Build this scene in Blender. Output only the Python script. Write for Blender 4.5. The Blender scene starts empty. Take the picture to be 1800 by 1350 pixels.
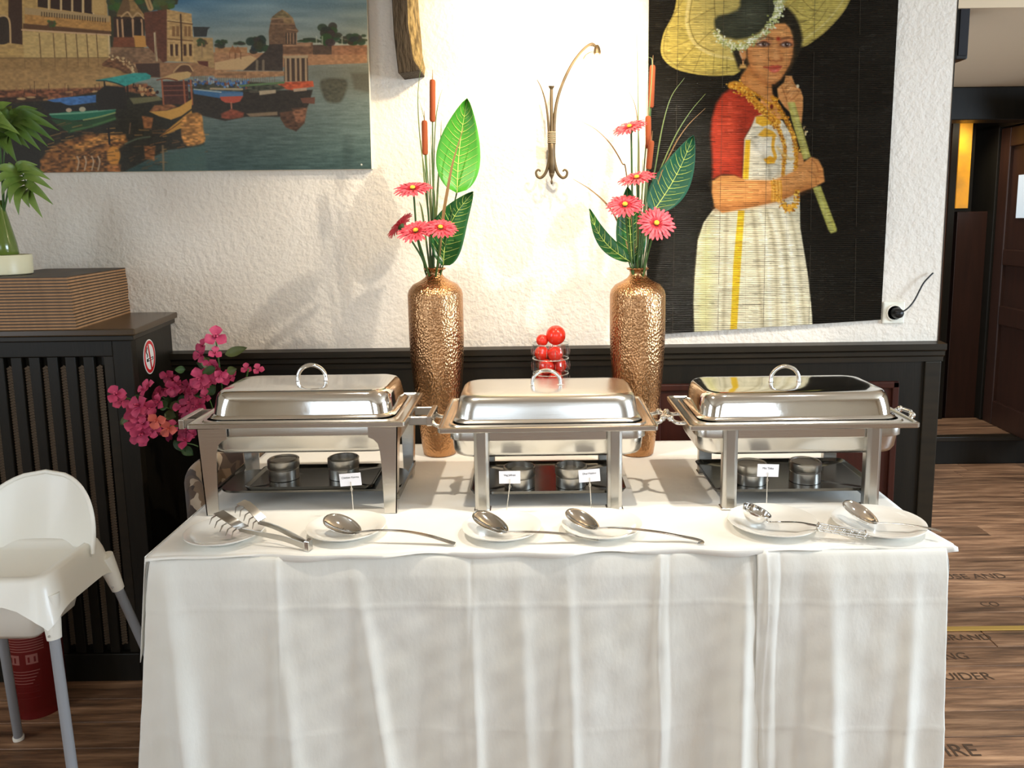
import bpy, bmesh, math, random
import numpy as np
from mathutils import Vector, Matrix, Euler
random.seed(7)
PI = math.pi
C = bpy.context.scene.collection
SC = bpy.context.scene

# ------------------------------------------------------------------ camera
F = 1370.0; CX = 940.0; CY = 577.0            # focal length and optical centre in pixels of the 1800 x 1350 frame
PITCH = math.radians(8.0); ROLL = math.radians(0.75); CAMH = 1.55
fw = Vector((0, math.cos(PITCH), -math.sin(PITCH)))
_u = Vector((0, math.sin(PITCH), math.cos(PITCH))); _r = Vector((1, 0, 0))
RT = math.cos(ROLL)*_r - math.sin(ROLL)*_u
UP = math.sin(ROLL)*_r + math.cos(ROLL)*_u
CAM = Vector((0, 0, CAMH))
cd = bpy.data.cameras.new('camera'); cam = bpy.data.objects.new('camera', cd); C.objects.link(cam)
cd.sensor_fit = 'HORIZONTAL'; cd.sensor_width = 36; cd.lens = 36*F/1800
cd.shift_x = (900-CX)/1800; cd.shift_y = (CY-675)/1800
cd.clip_start = .05
m = Matrix((RT, UP, -fw)).transposed().to_4x4(); m.translation = CAM
cam.matrix_world = m
SC.camera = cam

def at(px, py, X=None, Y=None, Z=None):
    """World point where a feature seen at a pixel of the photograph lies, given one of its real coordinates."""
    d = fw*F + RT*(px-CX) - UP*(py-CY)
    if X is not None: t = (X-CAM.x)/d.x
    elif Y is not None: t = (Y-CAM.y)/d.y
    else: t = (Z-CAM.z)/d.z
    return CAM + d*t

def lin(r, g, b, k=1.0):
    f = lambda c: (c/255/12.92 if c <= 10 else ((c/255+.055)/1.055)**2.4)*k
    return (f(r), f(g), f(b), 1)

# ------------------------------------------------------------------ world, light, exposure
SC.view_settings.view_transform = 'Standard'; SC.view_settings.look = 'None'
SC.view_settings.exposure = 0.0; SC.view_settings.gamma = 1; SC.view_settings.use_curve_mapping = False
w = bpy.data.worlds.new('world'); SC.world = w; w.use_nodes = True
bg = w.node_tree.nodes['Background']; bg.inputs[0].default_value = (.75, .87, 1, 1); bg.inputs[1].default_value = 2.2

def area(name, loc, target, sx, sy, power, col):
    l = bpy.data.lights.new(name, 'AREA'); l.shape = 'RECTANGLE'; l.size = sx; l.size_y = sy; l.energy = power; l.color = col
    o = bpy.data.objects.new(name, l); C.objects.link(o); o.location = loc
    o.rotation_euler = (Vector(target)-Vector(loc)).to_track_quat('-Z', 'Y').to_euler(); return o
def spot(name, loc, target, power, col, deg, blend, r=.03):
    l = bpy.data.lights.new(name, 'SPOT'); l.energy = power; l.color = col; l.spot_size = math.radians(deg); l.spot_blend = blend; l.shadow_soft_size = r
    o = bpy.data.objects.new(name, l); C.objects.link(o); o.location = loc
    o.rotation_euler = (Vector(target)-Vector(loc)).to_track_quat('-Z', 'Y').to_euler(); return o
WARM = (1, .80, .52); WARM2 = (1, .91, .77); DAY = (.80, .90, 1)
# daylight through the two windows behind and the glazed side on the right
area('daylight_window', (-1.1, -2.42, 1.6), (-1.1, 3, 1.0), 1.5, 1.3, 9, DAY)
area('daylight_window', (1.1, -2.42, 1.6), (1.1, 3, 1.0), 1.5, 1.3, 15, DAY)
area('daylight_side', (4.22, .9, 1.55), (0, .9, 1.0), 1.5, 1.3, 150, (.68, .84, 1))
area('daylight_side', (-3.12, .1, 1.55), (0, .1, 1.0), 1.3, 1.3, 24, DAY)
# ceiling spots over the buffet
spot('ceiling_spot', (.62, 1.75, 2.36), (.05, 2.75, 1.15), 66, WARM2, 78, .35, .02)
spot('ceiling_spot', (-.62, 1.70, 2.36), (0, 2.35, .9), 56, WARM2, 72, .5, .02)
spot('ceiling_spot', (.10, 2.25, 2.38), (.04, 2.95, 2.0), 54, WARM, 105, .7, .04)
spot('ceiling_spot', (1.15, 1.5, 2.36), (.9, 2.1, .76), 44, (1, .96, .90), 85, .6, .02)
spot('hall_spot', (2.7, 3.9, 2.15), (2.7, 4.3, 0), 34, WARM2, 150, .8, .06)
spot('landing_spot', (2.75, 4.98, 2.2), (2.6, 5.06, 0), 16, WARM2, 120, .8, .05)
# ------------------------------------------------------------------ mesh helpers
ORG = {}
def V(*a): return Vector(a)
class MB:
    def __init__(s): s.v = []; s.f = []
    def add(s, vs, fs):
        b = len(s.v); s.v += [tuple(p) for p in vs]; s.f += [tuple(b+i for i in f) for f in fs]; return s
    def box(s, x0, x1, y0, y1, z0, z1):
        return s.hexa([(x0,y0,z0),(x1,y0,z0),(x1,y1,z0),(x0,y1,z0),(x0,y0,z1),(x1,y0,z1),(x1,y1,z1),(x0,y1,z1)])
    def hexa(s, p): return s.add(p, [(0,3,2,1),(4,5,6,7),(0,1,5,4),(1,2,6,5),(2,3,7,6),(3,0,4,7)])
    def obox(s, c, ax, ay, az):            # centre and three half-axis vectors
        c, ax, ay, az = map(Vector, (c, ax, ay, az))
        return s.hexa([c+i*ax+j*ay+k*az for k in (-1,1) for (i,j) in ((-1,-1),(1,-1),(1,1),(-1,1))])
    def loft(s, rings, cap0=True, cap1=True, closed=True):
        n = len(rings[0]); vs = [p for r in rings for p in r]; fs = []
        for i in range(len(rings)-1):
            for j in range(n if closed else n-1):
                a = i*n+j; b = i*n+(j+1)%n; fs.append((a, b, b+n, a+n))
        if cap0 and closed: fs.append(tuple(reversed(range(n))))
        if cap1 and closed: fs.append(tuple((len(rings)-1)*n+j for j in range(n)))
        return s.add(vs, fs)
    def tube(s, path, r, n=8, flat=None, nrm=None):
        P = [Vector(p) for p in path]; m = len(P); R = r if isinstance(r, (list, tuple)) else [r]*m
        T = [(P[min(i+1, m-1)]-P[max(i-1, 0)]).normalized() for i in range(m)]
        nn = Vector(nrm) if nrm else (V(0,0,1) if abs(T[0].z) < .9 else V(1,0,0))
        rings = []
        for i in range(m):
            nn = (nn - T[i]*nn.dot(T[i]))
            if nn.length < 1e-5: nn = T[i].orthogonal()
            nn.normalize(); b = T[i].cross(nn)
            k = 1 if flat is None else (flat[i] if isinstance(flat, (list, tuple)) else flat)
            rings.append([P[i] + (nn*math.cos(2*PI*j/n)*k + b*math.sin(2*PI*j/n))*R[i] for j in range(n)])
        return s.loft(rings)
    def lathe(s, prof, c=(0,0,0), n=32, cap0=True, cap1=True, ax=None):
        c = Vector(c); q = V(0,0,1).rotation_difference(Vector(ax)) if ax else None
        rings = []
        for r, z in prof:
            ring = [V(r*math.cos(2*PI*j/n), r*math.sin(2*PI*j/n), z) for j in range(n)]
            if q: ring = [q @ p for p in ring]
            rings.append([c+p for p in ring])
        return s.loft(rings, cap0, cap1)
    def ball(s, c, r, n=16, m=10, sc=(1,1,1)):
        rings = [[V(c[0]+r*sc[0]*math.sin(PI*i/m)*math.cos(2*PI*j/n), c[1]+r*sc[1]*math.sin(PI*i/m)*math.sin(2*PI*j/n), c[2]-r*sc[2]*math.cos(PI*i/m)) for j in range(n)] for i in range(1, m)]
        b = len(s.v); s.loft(rings, False, False); t0 = len(s.v); s.v += [(c[0],c[1],c[2]-r*sc[2]),(c[0],c[1],c[2]+r*sc[2])]
        for j in range(n):
            s.f.append((t0, b+(j+1)%n, b+j)); k = b+(m-2)*n; s.f.append((t0+1, k+j, k+(j+1)%n))
        return s
    def prism(s, poly, vec):               # poly: 3-D points of a flat outline, extruded along vec
        vec = Vector(vec); n = len(poly); p = [Vector(q) for q in poly]
        return s.add(p+[q+vec for q in p], [tuple(range(n)), tuple(reversed(range(n, 2*n)))]+[(i, i+n, (i+1)%n+n, (i+1)%n) for i in range(n)])
    def grid(s, fn, nu, nv):
        vs = [fn(i/nu, j/nv) for j in range(nv+1) for i in range(nu+1)]
        return s.add(vs, [(j*(nu+1)+i, j*(nu+1)+i+1, (j+1)*(nu+1)+i+1, (j+1)*(nu+1)+i) for j in range(nv) for i in range(nu)])
def rrect(w, d, r, z, n=5, c=(0,0)):
    pts = []
    for (sx, sy, a0) in ((1,1,0), (-1,1,90), (-1,-1,180), (1,-1,270)):
        for k in range(n+1):
            a = math.radians(a0+90*k/n)
            pts.append(V(c[0]+sx*(w/2-r)+r*math.cos(a), c[1]+sy*(d/2-r)+r*math.sin(a), z))
    return pts
def spline(pts, n=6):
    P = [Vector(p) for p in pts]; P = [2*P[0]-P[1]]+P+[2*P[-1]-P[-2]]; out = []
    for i in range(1, len(P)-2):
        for k in range(n):
            t = k/n; a, b, c, d = P[i-1], P[i], P[i+1], P[i+2]
            out.append(.5*((2*b)+(c-a)*t+(2*a-5*b+4*c-d)*t*t+(3*b-a-3*c+d)*t**3))
    out.append(P[-2]); return out
def mk(name, mb, mat, parent=None, bevel=0, smooth=None, solid=0, fixn=True, seg=2, kind=None):
    off = ORG.get(parent, V(0,0,0)) if parent else V(0,0,0)
    me = bpy.data.meshes.new(name)
    bm = bmesh.new(); vs = [bm.verts.new(Vector(p)-off) for p in mb.v]
    for f in mb.f:
        try: bm.faces.new([vs[i] for i in f])
        except ValueError: pass
    if fixn: bmesh.ops.recalc_face_normals(bm, faces=bm.faces)
    if bevel: bmesh.ops.bevel(bm, geom=list(bm.edges), offset=bevel, segments=seg, affect='EDGES', profile=.5, clamp_overlap=True)
    bm.to_mesh(me); bm.free()
    if smooth is not None:
        me.shade_smooth(); me.set_sharp_from_angle(angle=math.radians(smooth))
    if mat: me.materials.append(mat)
    o = bpy.data.objects.new(name, me); C.objects.link(o)
    if parent: o.parent = parent; ORG[o] = ORG.get(parent, V(0,0,0))
    else: ORG[o] = V(0,0,0)
    if solid:
        md = o.modifiers.new('solid', 'SOLIDIFY'); md.thickness = solid; md.offset = 0
    if kind: o['kind'] = kind
    return o
def thing(name, label, cat, loc=(0,0,0), group=None):
    o = bpy.data.objects.new(name, None); o.empty_display_size = .05; C.objects.link(o); o.location = loc; ORG[o] = Vector(loc)
    return tag(o, label, cat, group)
def tag(o, label=None, cat=None, group=None, kind=None):
    if label: o['label'] = label
    if cat: o['category'] = cat
    if group: o['group'] = group
    if kind: o['kind'] = kind
    return o
def pivot(o, loc):                          # move the origin of a single-mesh thing to its base
    loc = Vector(loc); o.data.transform(Matrix.Translation(-(loc-ORG[o]))); o.location = loc; ORG[o] = loc; return o
def struct(name, mb, mat, parent=None, **k):
    o = mk(name, mb, mat, parent, **k)
    if not parent: o['kind'] = 'structure'
    return o
def copy_tree(o, parent=None):
    c = o.copy(); C.objects.link(c)
    if parent: c.parent = parent
    for ch in o.children: copy_tree(ch, c)
    return c

# ------------------------------------------------------------------ materials
def mat(name, col, rough=.6, metal=0, spec=.5, bump=None, var=None, trans=0, ior=1.45, emit=None, coat=0, attr=None, vnoise=None, sheen=0):
    """bump: (kind, scale, strength, distance); var: (second colour, scale, contrast); all node-based."""
    m = bpy.data.materials.new(name); m.use_nodes = True; nt = m.node_tree; N = nt.nodes; L = nt.links
    b = N['Principled BSDF']; b.inputs['Base Color'].default_value = col; b.inputs['Roughness'].default_value = rough
    b.inputs['Metallic'].default_value = metal; b.inputs['Specular IOR Level'].default_value = spec
    b.inputs['Transmission Weight'].default_value = trans; b.inputs['IOR'].default_value = ior; b.inputs['Coat Weight'].default_value = coat
    if sheen: b.inputs['Sheen Weight'].default_value = sheen
    tc = N.new('ShaderNodeTexCoord')
    if emit: b.inputs['Emission Color'].default_value = emit[0]; b.inputs['Emission Strength'].default_value = emit[1]
    if attr:
        a = N.new('ShaderNodeAttribute'); a.attribute_name = attr; L.new(a.outputs['Color'], b.inputs['Base Color'])
    if var:
        c2, sc, con = var[:3]; mp = N.new('ShaderNodeMapping'); L.new(tc.outputs['Object'], mp.inputs[0])
        if len(var) > 3: mp.inputs['Scale'].default_value = var[3]
        n = N.new('ShaderNodeTexNoise'); n.inputs['Scale'].default_value = sc; n.inputs['Detail'].default_value = 5; L.new(mp.outputs[0], n.inputs['Vector'])
        r = N.new('ShaderNodeValToRGB'); r.color_ramp.elements[0].position = .5-con; r.color_ramp.elements[1].position = .5+con
        r.color_ramp.elements[0].color = col; r.color_ramp.elements[1].color = c2
        L.new(n.outputs['Fac'], r.inputs[0]); L.new(r.outputs[0], b.inputs['Base Color'])
    if bump:
        kind, sc, st, di = bump[:4]; mp = N.new('ShaderNodeMapping'); L.new(tc.outputs['Object'], mp.inputs[0])
        if len(bump) > 4: mp.inputs['Scale'].default_value = bump[4]
        if kind == 'noise':
            n = N.new('ShaderNodeTexNoise'); n.inputs['Scale'].default_value = sc; n.inputs['Detail'].default_value = 4; h = n.outputs['Fac']
        elif kind == 'voronoi':
            n = N.new('ShaderNodeTexVoronoi'); n.inputs['Scale'].default_value = sc; n.feature = 'SMOOTH_F1'; n.inputs['Smoothness'].default_value = .25; h = n.outputs['Distance']
        elif kind == 'wave':
            n = N.new('ShaderNodeTexWave'); n.inputs['Scale'].default_value = sc; n.bands_direction = 'Z'; n.inputs['Distortion'].default_value = .6; h = n.outputs['Fac']
        L.new(mp.outputs[0], n.inputs['Vector'])
        bu = N.new('ShaderNodeBump'); bu.inputs['Strength'].default_value = st; bu.inputs['Distance'].default_value = di
        L.new(h, bu.inputs['Height']); L.new(bu.outputs[0], b.inputs['Normal'])
    return m
M = {}
M['plaster'] = mat('plaster', lin(238,230,218), .9, bump=('noise', 55, .55, .012), var=(lin(228,219,205), 3, .3))
M['plain_wall'] = mat('plain_wall', lin(214,200,178), .9, bump=('noise', 60, .25, .005))
M['dark_wood'] = mat('dark_wood', lin(20,18,13), .42, spec=.3, var=(lin(30,26,19), 6, .35, (8,1,.6)), bump=('noise', 30, .15, .002, (6,1,.5)))
M['dark_wood2'] = mat('dark_wood2', lin(25,23,17), .38, spec=.35, var=(lin(44,36,25), 7, .35, (1,8,6)))
M['cab_top'] = mat('cab_top', lin(48,36,22), .25, var=(lin(72,54,32), 7, .35, (.6,6,6)))
M['mahogany'] = mat('mahogany', lin(66,30,20), .4, spec=.3, var=(lin(46,21,15), 9, .3, (6,1,.5)))
M['hall_wood'] = mat('hall_wood', lin(58,34,24), .35, var=(lin(40,25,18), 6, .35, (6,6,.6)))
M['steel'] = mat('polished_steel', (.78,.77,.74,1), .09, 1, bump=('noise', 9, .06, .01))
M['steel_b'] = mat('brushed_steel', (.66,.64,.60,1), .24, 1, bump=('noise', 40, .05, .002, (.3,6,6)))
M['steel_d'] = mat('worn_steel', (.50,.48,.44,1), .30, 1, bump=('noise', 20, .08, .003))
M['chrome'] = mat('chrome', (.86,.86,.85,1), .05, 1)
M['tray'] = mat('dark_tray', (.16,.155,.14,1), .22, 1)
M['bronze'] = mat('hammered_bronze', (.58,.33,.17,1), .27, 1, bump=('voronoi', 165, .5, .004, (1,1,.75)), var=((.44,.23,.10,1), 8, .3))
M['cloth'] = mat('white_tablecloth', lin(238,236,228), .8, sheen=.15, bump=('noise', 34, .3, .006, (1,1,.5)), var=(lin(234,231,219), 5, .3))
M['runner'] = mat('cream_runner', lin(248,244,234), .85, sheen=.2, bump=('noise', 9, .2, .02))
M['china'] = mat('white_china', lin(240,236,226), .15, coat=.3)
M['card'] = mat('card_paper', lin(245,243,248), .7)
M['ink'] = mat('black_ink', lin(20,20,24), .6)
M['iron'] = mat('wrought_iron', lin(112,96,72), .45, .6, var=(lin(84,70,52), 30, .3))
M['rope'] = mat('rope', lin(150,135,110), .8)
M['white_plastic'] = mat('white_plastic', lin(242,238,226), .32, coat=.1)
M['leg_grey'] = mat('leg_grey', lin(150,152,156), .38)
M['red_ext'] = mat('extinguisher_red', lin(104,18,16), .4)
M['red_label'] = mat('label_red', lin(150,92,84), .5)
M['black'] = mat('black_plastic', lin(18,18,18), .4)
M['socket'] = mat('socket_plastic', lin(238,236,222), .3)
M['red_ball'] = mat('red_ball', lin(222,48,30), .12, coat=.5)
def clear_glass(name):
    m = bpy.data.materials.new(name); m.use_nodes = True; nt = m.node_tree; N = nt.nodes; L = nt.links; N.remove(N['Principled BSDF'])
    t = N.new('ShaderNodeBsdfTransparent'); t.inputs[0].default_value = (.93,.95,.95,1); g = N.new('ShaderNodeBsdfGlossy'); g.inputs['Roughness'].default_value = .06; g.inputs[0].default_value = (.95,.95,.95,1)
    lw = N.new('ShaderNodeLayerWeight'); lw.inputs['Blend'].default_value = .5; mm = N.new('ShaderNodeMath'); mm.operation = 'MULTIPLY'; mm.inputs[1].default_value = .45; L.new(lw.outputs['Facing'], mm.inputs[0]); mx = N.new('ShaderNodeMixShader'); L.new(mm.outputs[0], mx.inputs[0]); L.new(t.outputs[0], mx.inputs[1]); L.new(g.outputs[0], mx.inputs[2]); L.new(mx.outputs[0], N['Material Output'].inputs[0]); return m
M['glass'] = clear_glass('cut_glass')
M['board'] = mat('cork_board', lin(186,142,100), .7, var=(lin(150,112,76), 40, .3))
M['board_dark'] = mat('board_face', lin(44,33,22), .5, var=(lin(84,66,46), 12, .3))
M['brass'] = mat('brass_strip', lin(214,176,96), .32, .5)
M['petal'] = mat('petal_pink', lin(214,48,66), .55, var=(lin(236,104,112), 70, .2))
M['petal_d'] = mat('petal_red', lin(178,24,44), .55)
M['disc'] = mat('flower_disc', lin(236,190,60), .7)
M['stem'] = mat('stem_green', lin(72,104,46), .5, var=(lin(50,82,40), 20, .3))
M['grass'] = mat('grass_green', lin(66,98,60), .5, var=(lin(120,128,60), 14, .3))
M['dry_grass'] = mat('dry_grass', lin(128,96,56), .6)
M['cattail'] = mat('cattail_brown', lin(150,72,34), .85, bump=('noise', 400, .5, .002))
M['leaf_l'] = mat('leaf_bright', lin(52,132,34), .4, var=(lin(78,158,42), 14, .25))
M['leaf_d'] = mat('leaf_dark', lin(26,78,36), .3, var=(lin(40,98,44), 14, .25))
M['leaf_t'] = mat('leaf_teal', lin(20,72,56), .35, var=(lin(30,88,62), 14, .25))
M['vein'] = mat('leaf_vein', lin(196,216,110), .5)
M['palm'] = mat('palm_leaf', lin(96,122,44), .45, var=(lin(62,96,34), 16, .25))
M['green_glass'] = mat('green_vase', lin(96,116,44), .18, coat=.5)
M['cream_pot'] = mat('cream_pot', lin(236,228,190), .35)
M['boug'] = mat('bougainvillea', lin(160,34,76), .6, var=(lin(204,78,112), 34, .2))
M['boug_o'] = mat('bougainvillea_orange', lin(206,98,84), .6)
M['sign_white'] = mat('sign_white', lin(235,235,232), .4)
M['sign_red'] = mat('sign_red', lin(205,30,40), .4)
M['beam_dark'] = mat('hewn_beam', lin(48,38,24), .8, bump=('noise', 30, .8, .02, (3,3,.7)), var=(lin(62,50,34), 12, .3, (3,3,.5)))
M['beam_bark_lit'] = mat('beam_bark_lit', lin(176,150,96), .85, bump=('noise', 60, .9, .02, (2,2,.7)), var=(lin(96,78,44), 42, .12, (2,2,.6)))  # bark on the lit side; the light's gold is put into its colour
M['amber'] = mat('amber_glass', lin(230,160,40), .3, emit=(lin(225,150,40), .45), var=(lin(150,110,50), 9, .25))
M['frost'] = mat('frosted_pane', lin(190,200,205), .4, emit=(lin(190,205,215), .5))
M['bulb'] = mat('lit_bulb', (1,.9,.7,1), .4, emit=((1,.82,.55,1), 25))
# ------------------------------------------------------------------ flat print (pictures) painted as vertex colours
_rng = np.random.RandomState(3)
def vnoise(h, w, sy, sx, seed=0):
    r = np.random.RandomState(seed); gy = int(h/sy)+3; gx = int(w/sx)+3; g = r.rand(gy, gx)
    y = np.arange(h)/sy; x = np.arange(w)/sx; yi = y.astype(int); xi = x.astype(int); fy = (y-yi)[:, None]; fx = (x-xi)[None]
    fy = fy*fy*(3-2*fy); fx = fx*fx*(3-2*fx)
    return (g[yi][:, xi]*(1-fy)*(1-fx)+g[yi+1][:, xi]*fy*(1-fx)+g[yi][:, xi+1]*(1-fy)*fx+g[yi+1][:, xi+1]*fy*fx)
class Canvas:
    def __init__(s, x0, y0, x1, y1, col):
        s.x0, s.y0 = x0, y0; s.w, s.h = int(x1-x0), int(y1-y0); s.a = np.zeros((s.h, s.w, 3)); s.a[:] = col; s.o = (0, 0, 1)
    def P(s, p): p = np.array(p, float); return (p/s.o[2])+np.array([s.o[0], s.o[1]])-np.array([s.x0, s.y0])
    def smooth(s, p, closed, n=5):
        m = len(p); out = []
        for i in range(m if closed else m-1):
            g = (lambda k: p[k % m]) if closed else (lambda k: p[min(max(k, 0), m-1)])
            a, b, c, d = g(i-1), g(i), g(i+1), g(i+2)
            for k in range(n):
                t = k/n; out.append(.5*(2*b+(c-a)*t+(2*a-5*b+4*c-d)*t*t+(3*b-a-3*c+d)*t**3))
        if not closed: out.append(p[-1])
        return np.array(out)
    def box(s, p, pad):
        x0 = max(int(p[:, 0].min()-pad), 0); x1 = min(int(p[:, 0].max()+pad)+2, s.w); y0 = max(int(p[:, 1].min()-pad), 0); y1 = min(int(p[:, 1].max()+pad)+2, s.h)
        if x1 <= x0 or y1 <= y0: return None
        return x0, x1, y0, y1
    def dist(s, p, b, closed):
        x0, x1, y0, y1 = b; X, Y = np.meshgrid(np.arange(x0, x1)+.5, np.arange(y0, y1)+.5)
        D = np.full(X.shape, 1e9); IN = np.zeros(X.shape, bool); U = np.zeros(X.shape); m = len(p)
        for i in range(m if closed else m-1):
            a = p[i]; c = p[(i+1) % m]; e = c-a; L = (e**2).sum()+1e-9
            t = np.clip(((X-a[0])*e[0]+(Y-a[1])*e[1])/L, 0, 1); d = (X-a[0]-t*e[0])**2+(Y-a[1]-t*e[1])**2
            k = d < D; D[k] = d[k]; U[k] = ((i+t)/max(m-1, 1))[k]
            if closed:
                cr = ((a[1] > Y) != (c[1] > Y)) & (X < (c[0]-a[0])*(Y-a[1])/(c[1]-a[1]+1e-12)+a[0]); IN ^= cr
        return np.sqrt(D), IN, U
    def put(s, b, al, col):
        x0, x1, y0, y1 = b; al = al[..., None]; v = s.a[y0:y1, x0:x1]; s.a[y0:y1, x0:x1] = v*(1-al)+np.array(col, float)*al
    def fill(s, p, col, soft=.9, op=1, sm=False, tex=0):
        p = s.P(p)
        if sm: p = s.smooth(p, True)
        b = s.box(p, soft+1)
        if b is None: return
        D, IN, _ = s.dist(p, b, True); sd = np.where(IN, D, -D); al = np.clip(.5+sd/soft, 0, 1)*op
        if tex:
            n = vnoise(s.h, s.w, 3, 5, 11)[b[2]:b[3], b[0]:b[1]]; col = np.array(col, float)[None, None]*(1+tex*(n[..., None]-.5)*2)
        s.put(b, al, col)
    def line(s, p, col, w, soft=.9, op=1, sm=True, taper=None):
        p = s.P(p); w = w/s.o[2]
        if sm and len(p) > 2: p = s.smooth(p, False)
        b = s.box(p, w+soft+1)
        if b is None: return
        D, _, U = s.dist(p, b, False); W = w/2*(1 if taper is None else (1+(taper-1)*U)); s.put(b, np.clip(.5+(W-D)/soft, 0, 1)*op, col)
    def ell(s, cx, cy, rx, ry, col, soft=.9, op=1, ang=0):
        t = np.linspace(0, 2*PI, 25)[:-1]; c, n = math.cos(ang), math.sin(ang)
        s.fill([(cx+rx*math.cos(a)*c-ry*math.sin(a)*n, cy+rx*math.cos(a)*n+ry*math.sin(a)*c) for a in t], col, soft, op)
    def dots(s, path, wid, n, r, cols, seed=1, op=1):
        rr = random.Random(seed); p = s.smooth(s.P(path), False, 12); wid /= s.o[2]; o = s.o; s.o = (s.x0, s.y0, 1)
        for k in range(n):
            q = p[rr.randrange(len(p))]; s.ell(q[0]+s.x0*0+rr.gauss(0, wid/3.2), q[1]+rr.gauss(0, wid/3.2), r*rr.uniform(.6, 1.3), r*rr.uniform(.6, 1.3), rr.choice(cols), .8, op)
        s.o = o
    def linear(s): 
        c = np.clip(s.a, 0, 255)/255; return np.where(c <= .04045, c/12.92, ((c+.055)/1.055)**2.4)

def paint_lake():
    c = Canvas(-90, -70, 656, 306, (110, 125, 126)); H, W = c.h, c.w
    yy = (np.arange(H)+c.y0)[:, None]; xx = (np.arange(W)+c.x0)[None]
    # sky
    t = np.clip(yy/95, 0, 1)*np.ones((1, W)); u = np.clip((xx-300)/200, 0, 1)*np.ones((H, 1))
    top = np.array([72, 112, 138])*(1-u[..., None])+np.array([98, 122, 128])*u[..., None]
    c.a = top*(1-t[..., None])+np.array([152, 150, 128])*t[..., None]
    n = vnoise(H, W, 16, 110, 5)*.6+vnoise(H, W, 8, 50, 6)*.4; c.a += (np.clip(n-.45, 0, 1)*80)[..., None]*np.array([1, .9, .75])
    c.o = (0, 0, 2.727)
    # water
    c.fill([(-260, 480), (1000, 300), (1800, 300), (1800, 850), (-260, 850)], (112, 128, 124))
    b = (yy > 108)*np.ones((1, W)); g = np.clip((yy-108)/190, 0, 1)
    wcol = np.array([142, 146, 132])*(1-g[..., None])+np.array([58, 80, 76])*g[..., None]
    c.a = np.where(b[..., None] > 0, wcol*np.ones((H, W, 1)), c.a)
    n = vnoise(H, W, 3, 26, 8)*.5+vnoise(H, W, 1.6, 12, 9)*.5; c.a += np.where(b > 0, (n-.5)*34, 0)[..., None]
    c.fill([(1480, 310), (1800, 305), (1800, 420), (1640, 440), (1500, 400)], (92, 88, 70), 30, .5, sm=True)
    # far shore
    c.fill([(1000, 250), (1760, 262), (1760, 302), (1500, 312), (1000, 345)], (168, 122, 84), 1, tex=.12)
    c.fill([(1030, 300), (1200, 265), (1240, 285), (1170, 335), (1030, 335)], (196, 160, 112), 1.5)
    for k, (x0, x1, y0, y1, col) in enumerate([(1030,1185,228,255,(166,122,80)), (1350,1500,205,260,(120,86,60)), (1500,1590,215,262,(86,66,50)), (1590,1760,218,262,(150,104,72)), (1350,1490,208,222,(176,132,96))]):
        c.fill([(x0, y0), (x1, y0-2), (x1, y1), (x0, y1)], col, 1, tex=.15)
    rr = random.Random(4)
    def tree(cx, cy, rx, ry, col=(50, 58, 36)):
        for k in range(int(14+rx/4)):
            a = rr.uniform(0, 6.28); q = rr.uniform(0, .8); c.ell(cx+rx*q*math.cos(a), cy+ry*q*math.sin(a), rx*rr.uniform(.2, .42), ry*rr.uniform(.2, .42), [v*rr.uniform(.75, 1.25) for v in col], 1.5, .9)
    tree(1060, 208, 34, 22); tree(1235, 215, 55, 48, (48, 50, 38)); tree(1572, 165, 62, 52); tree(1700, 185, 62, 36); tree(1480, 195, 60, 12); tree(1640, 200, 30, 14); tree(1150, 208, 40, 10)
    for x in (1517, 1545, 1640): c.line([(x, 175), (x, 212)], (190, 185, 160), 5, 1, .7)
    # round pavilion
    c.fill([(1290, 215), (1288, 150), (1296, 110), (1305, 80), (1330, 60), (1352, 46), (1378, 62), (1402, 85), (1412, 110), (1418, 130), (1432, 150), (1420, 160), (1420, 215)], (112, 84, 60), 1, sm=False, tex=.15)
    c.fill([(1352, 46), (1378, 62), (1402, 85), (1412, 112), (1360, 112)], (150, 118, 78), 2, tex=.2)
    c.fill([(1300, 85), (1352, 48), (1400, 85)], (128, 112, 74), 2, .8, tex=.25)
    c.line([(1297, 92), (1350, 88), (1404, 92)], (160, 124, 90), 5); c.line([(1298, 114), (1412, 116)], (150, 112, 80), 4); c.line([(1375, 140), (1424, 146)], (160, 118, 82), 5)
    for x in (1372, 1385, 1400, 1416): c.line([(x, 160), (x, 208)], (70, 56, 42), 6); c.line([(x+6, 160), (x+6, 208)], (168, 130, 96), 3)
    c.fill([(1165, 338), (1280, 240), (1290, 212), (1356, 212), (1356, 340)], (66, 54, 44), 1.2, tex=.1)
    for x in (1232, 1262): c.line([(x, 292), (x, 336)], (160, 140, 110), 12, 1, .6)
    c.fill([(1025, 340), (1400, 342), (1400, 362), (1180, 376), (1025, 372)], (168, 124, 84), 2, tex=.15)
    c.fill([(1040, 352), (1180, 350), (1180, 360), (1040, 364)], (110, 80, 56), 3, .6)
    for (x, y) in ((1115, 245), (1140, 248)):
        c.fill([(x-18, y+5), (x, y-28), (x+18, y+5)], (150, 100, 62), 1); c.line([(x-14, y+5), (x-14, y+34)], (140, 96, 62), 4); c.line([(x+14, y+5), (x+14, y+34)], (110, 76, 50), 4)
    # palace
    s1 = (188, 152, 92); s2 = (164, 126, 74); dk = (58, 40, 28)
    c.fill([(-260, -200), (500, -200), (530, 280), (640, 320), (640, 460), (-260, 480)], s1, 1, tex=.1)
    c.fill([(-260, 275), (530, 275), (640, 350), (560, 380), (-260, 450)], (158, 122, 74), 4, tex=.1)
    c.fill([(-260, 330), (560, 345), (620, 400), (460, 440), (-260, 460)], (172, 134, 84), 5, .8, tex=.1)
    c.fill([(500, -200), (900, -200), (850, 20), (700, 60), (690, 230), (530, 230), (520, 80)], (62, 58, 38), 1.5)
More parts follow.
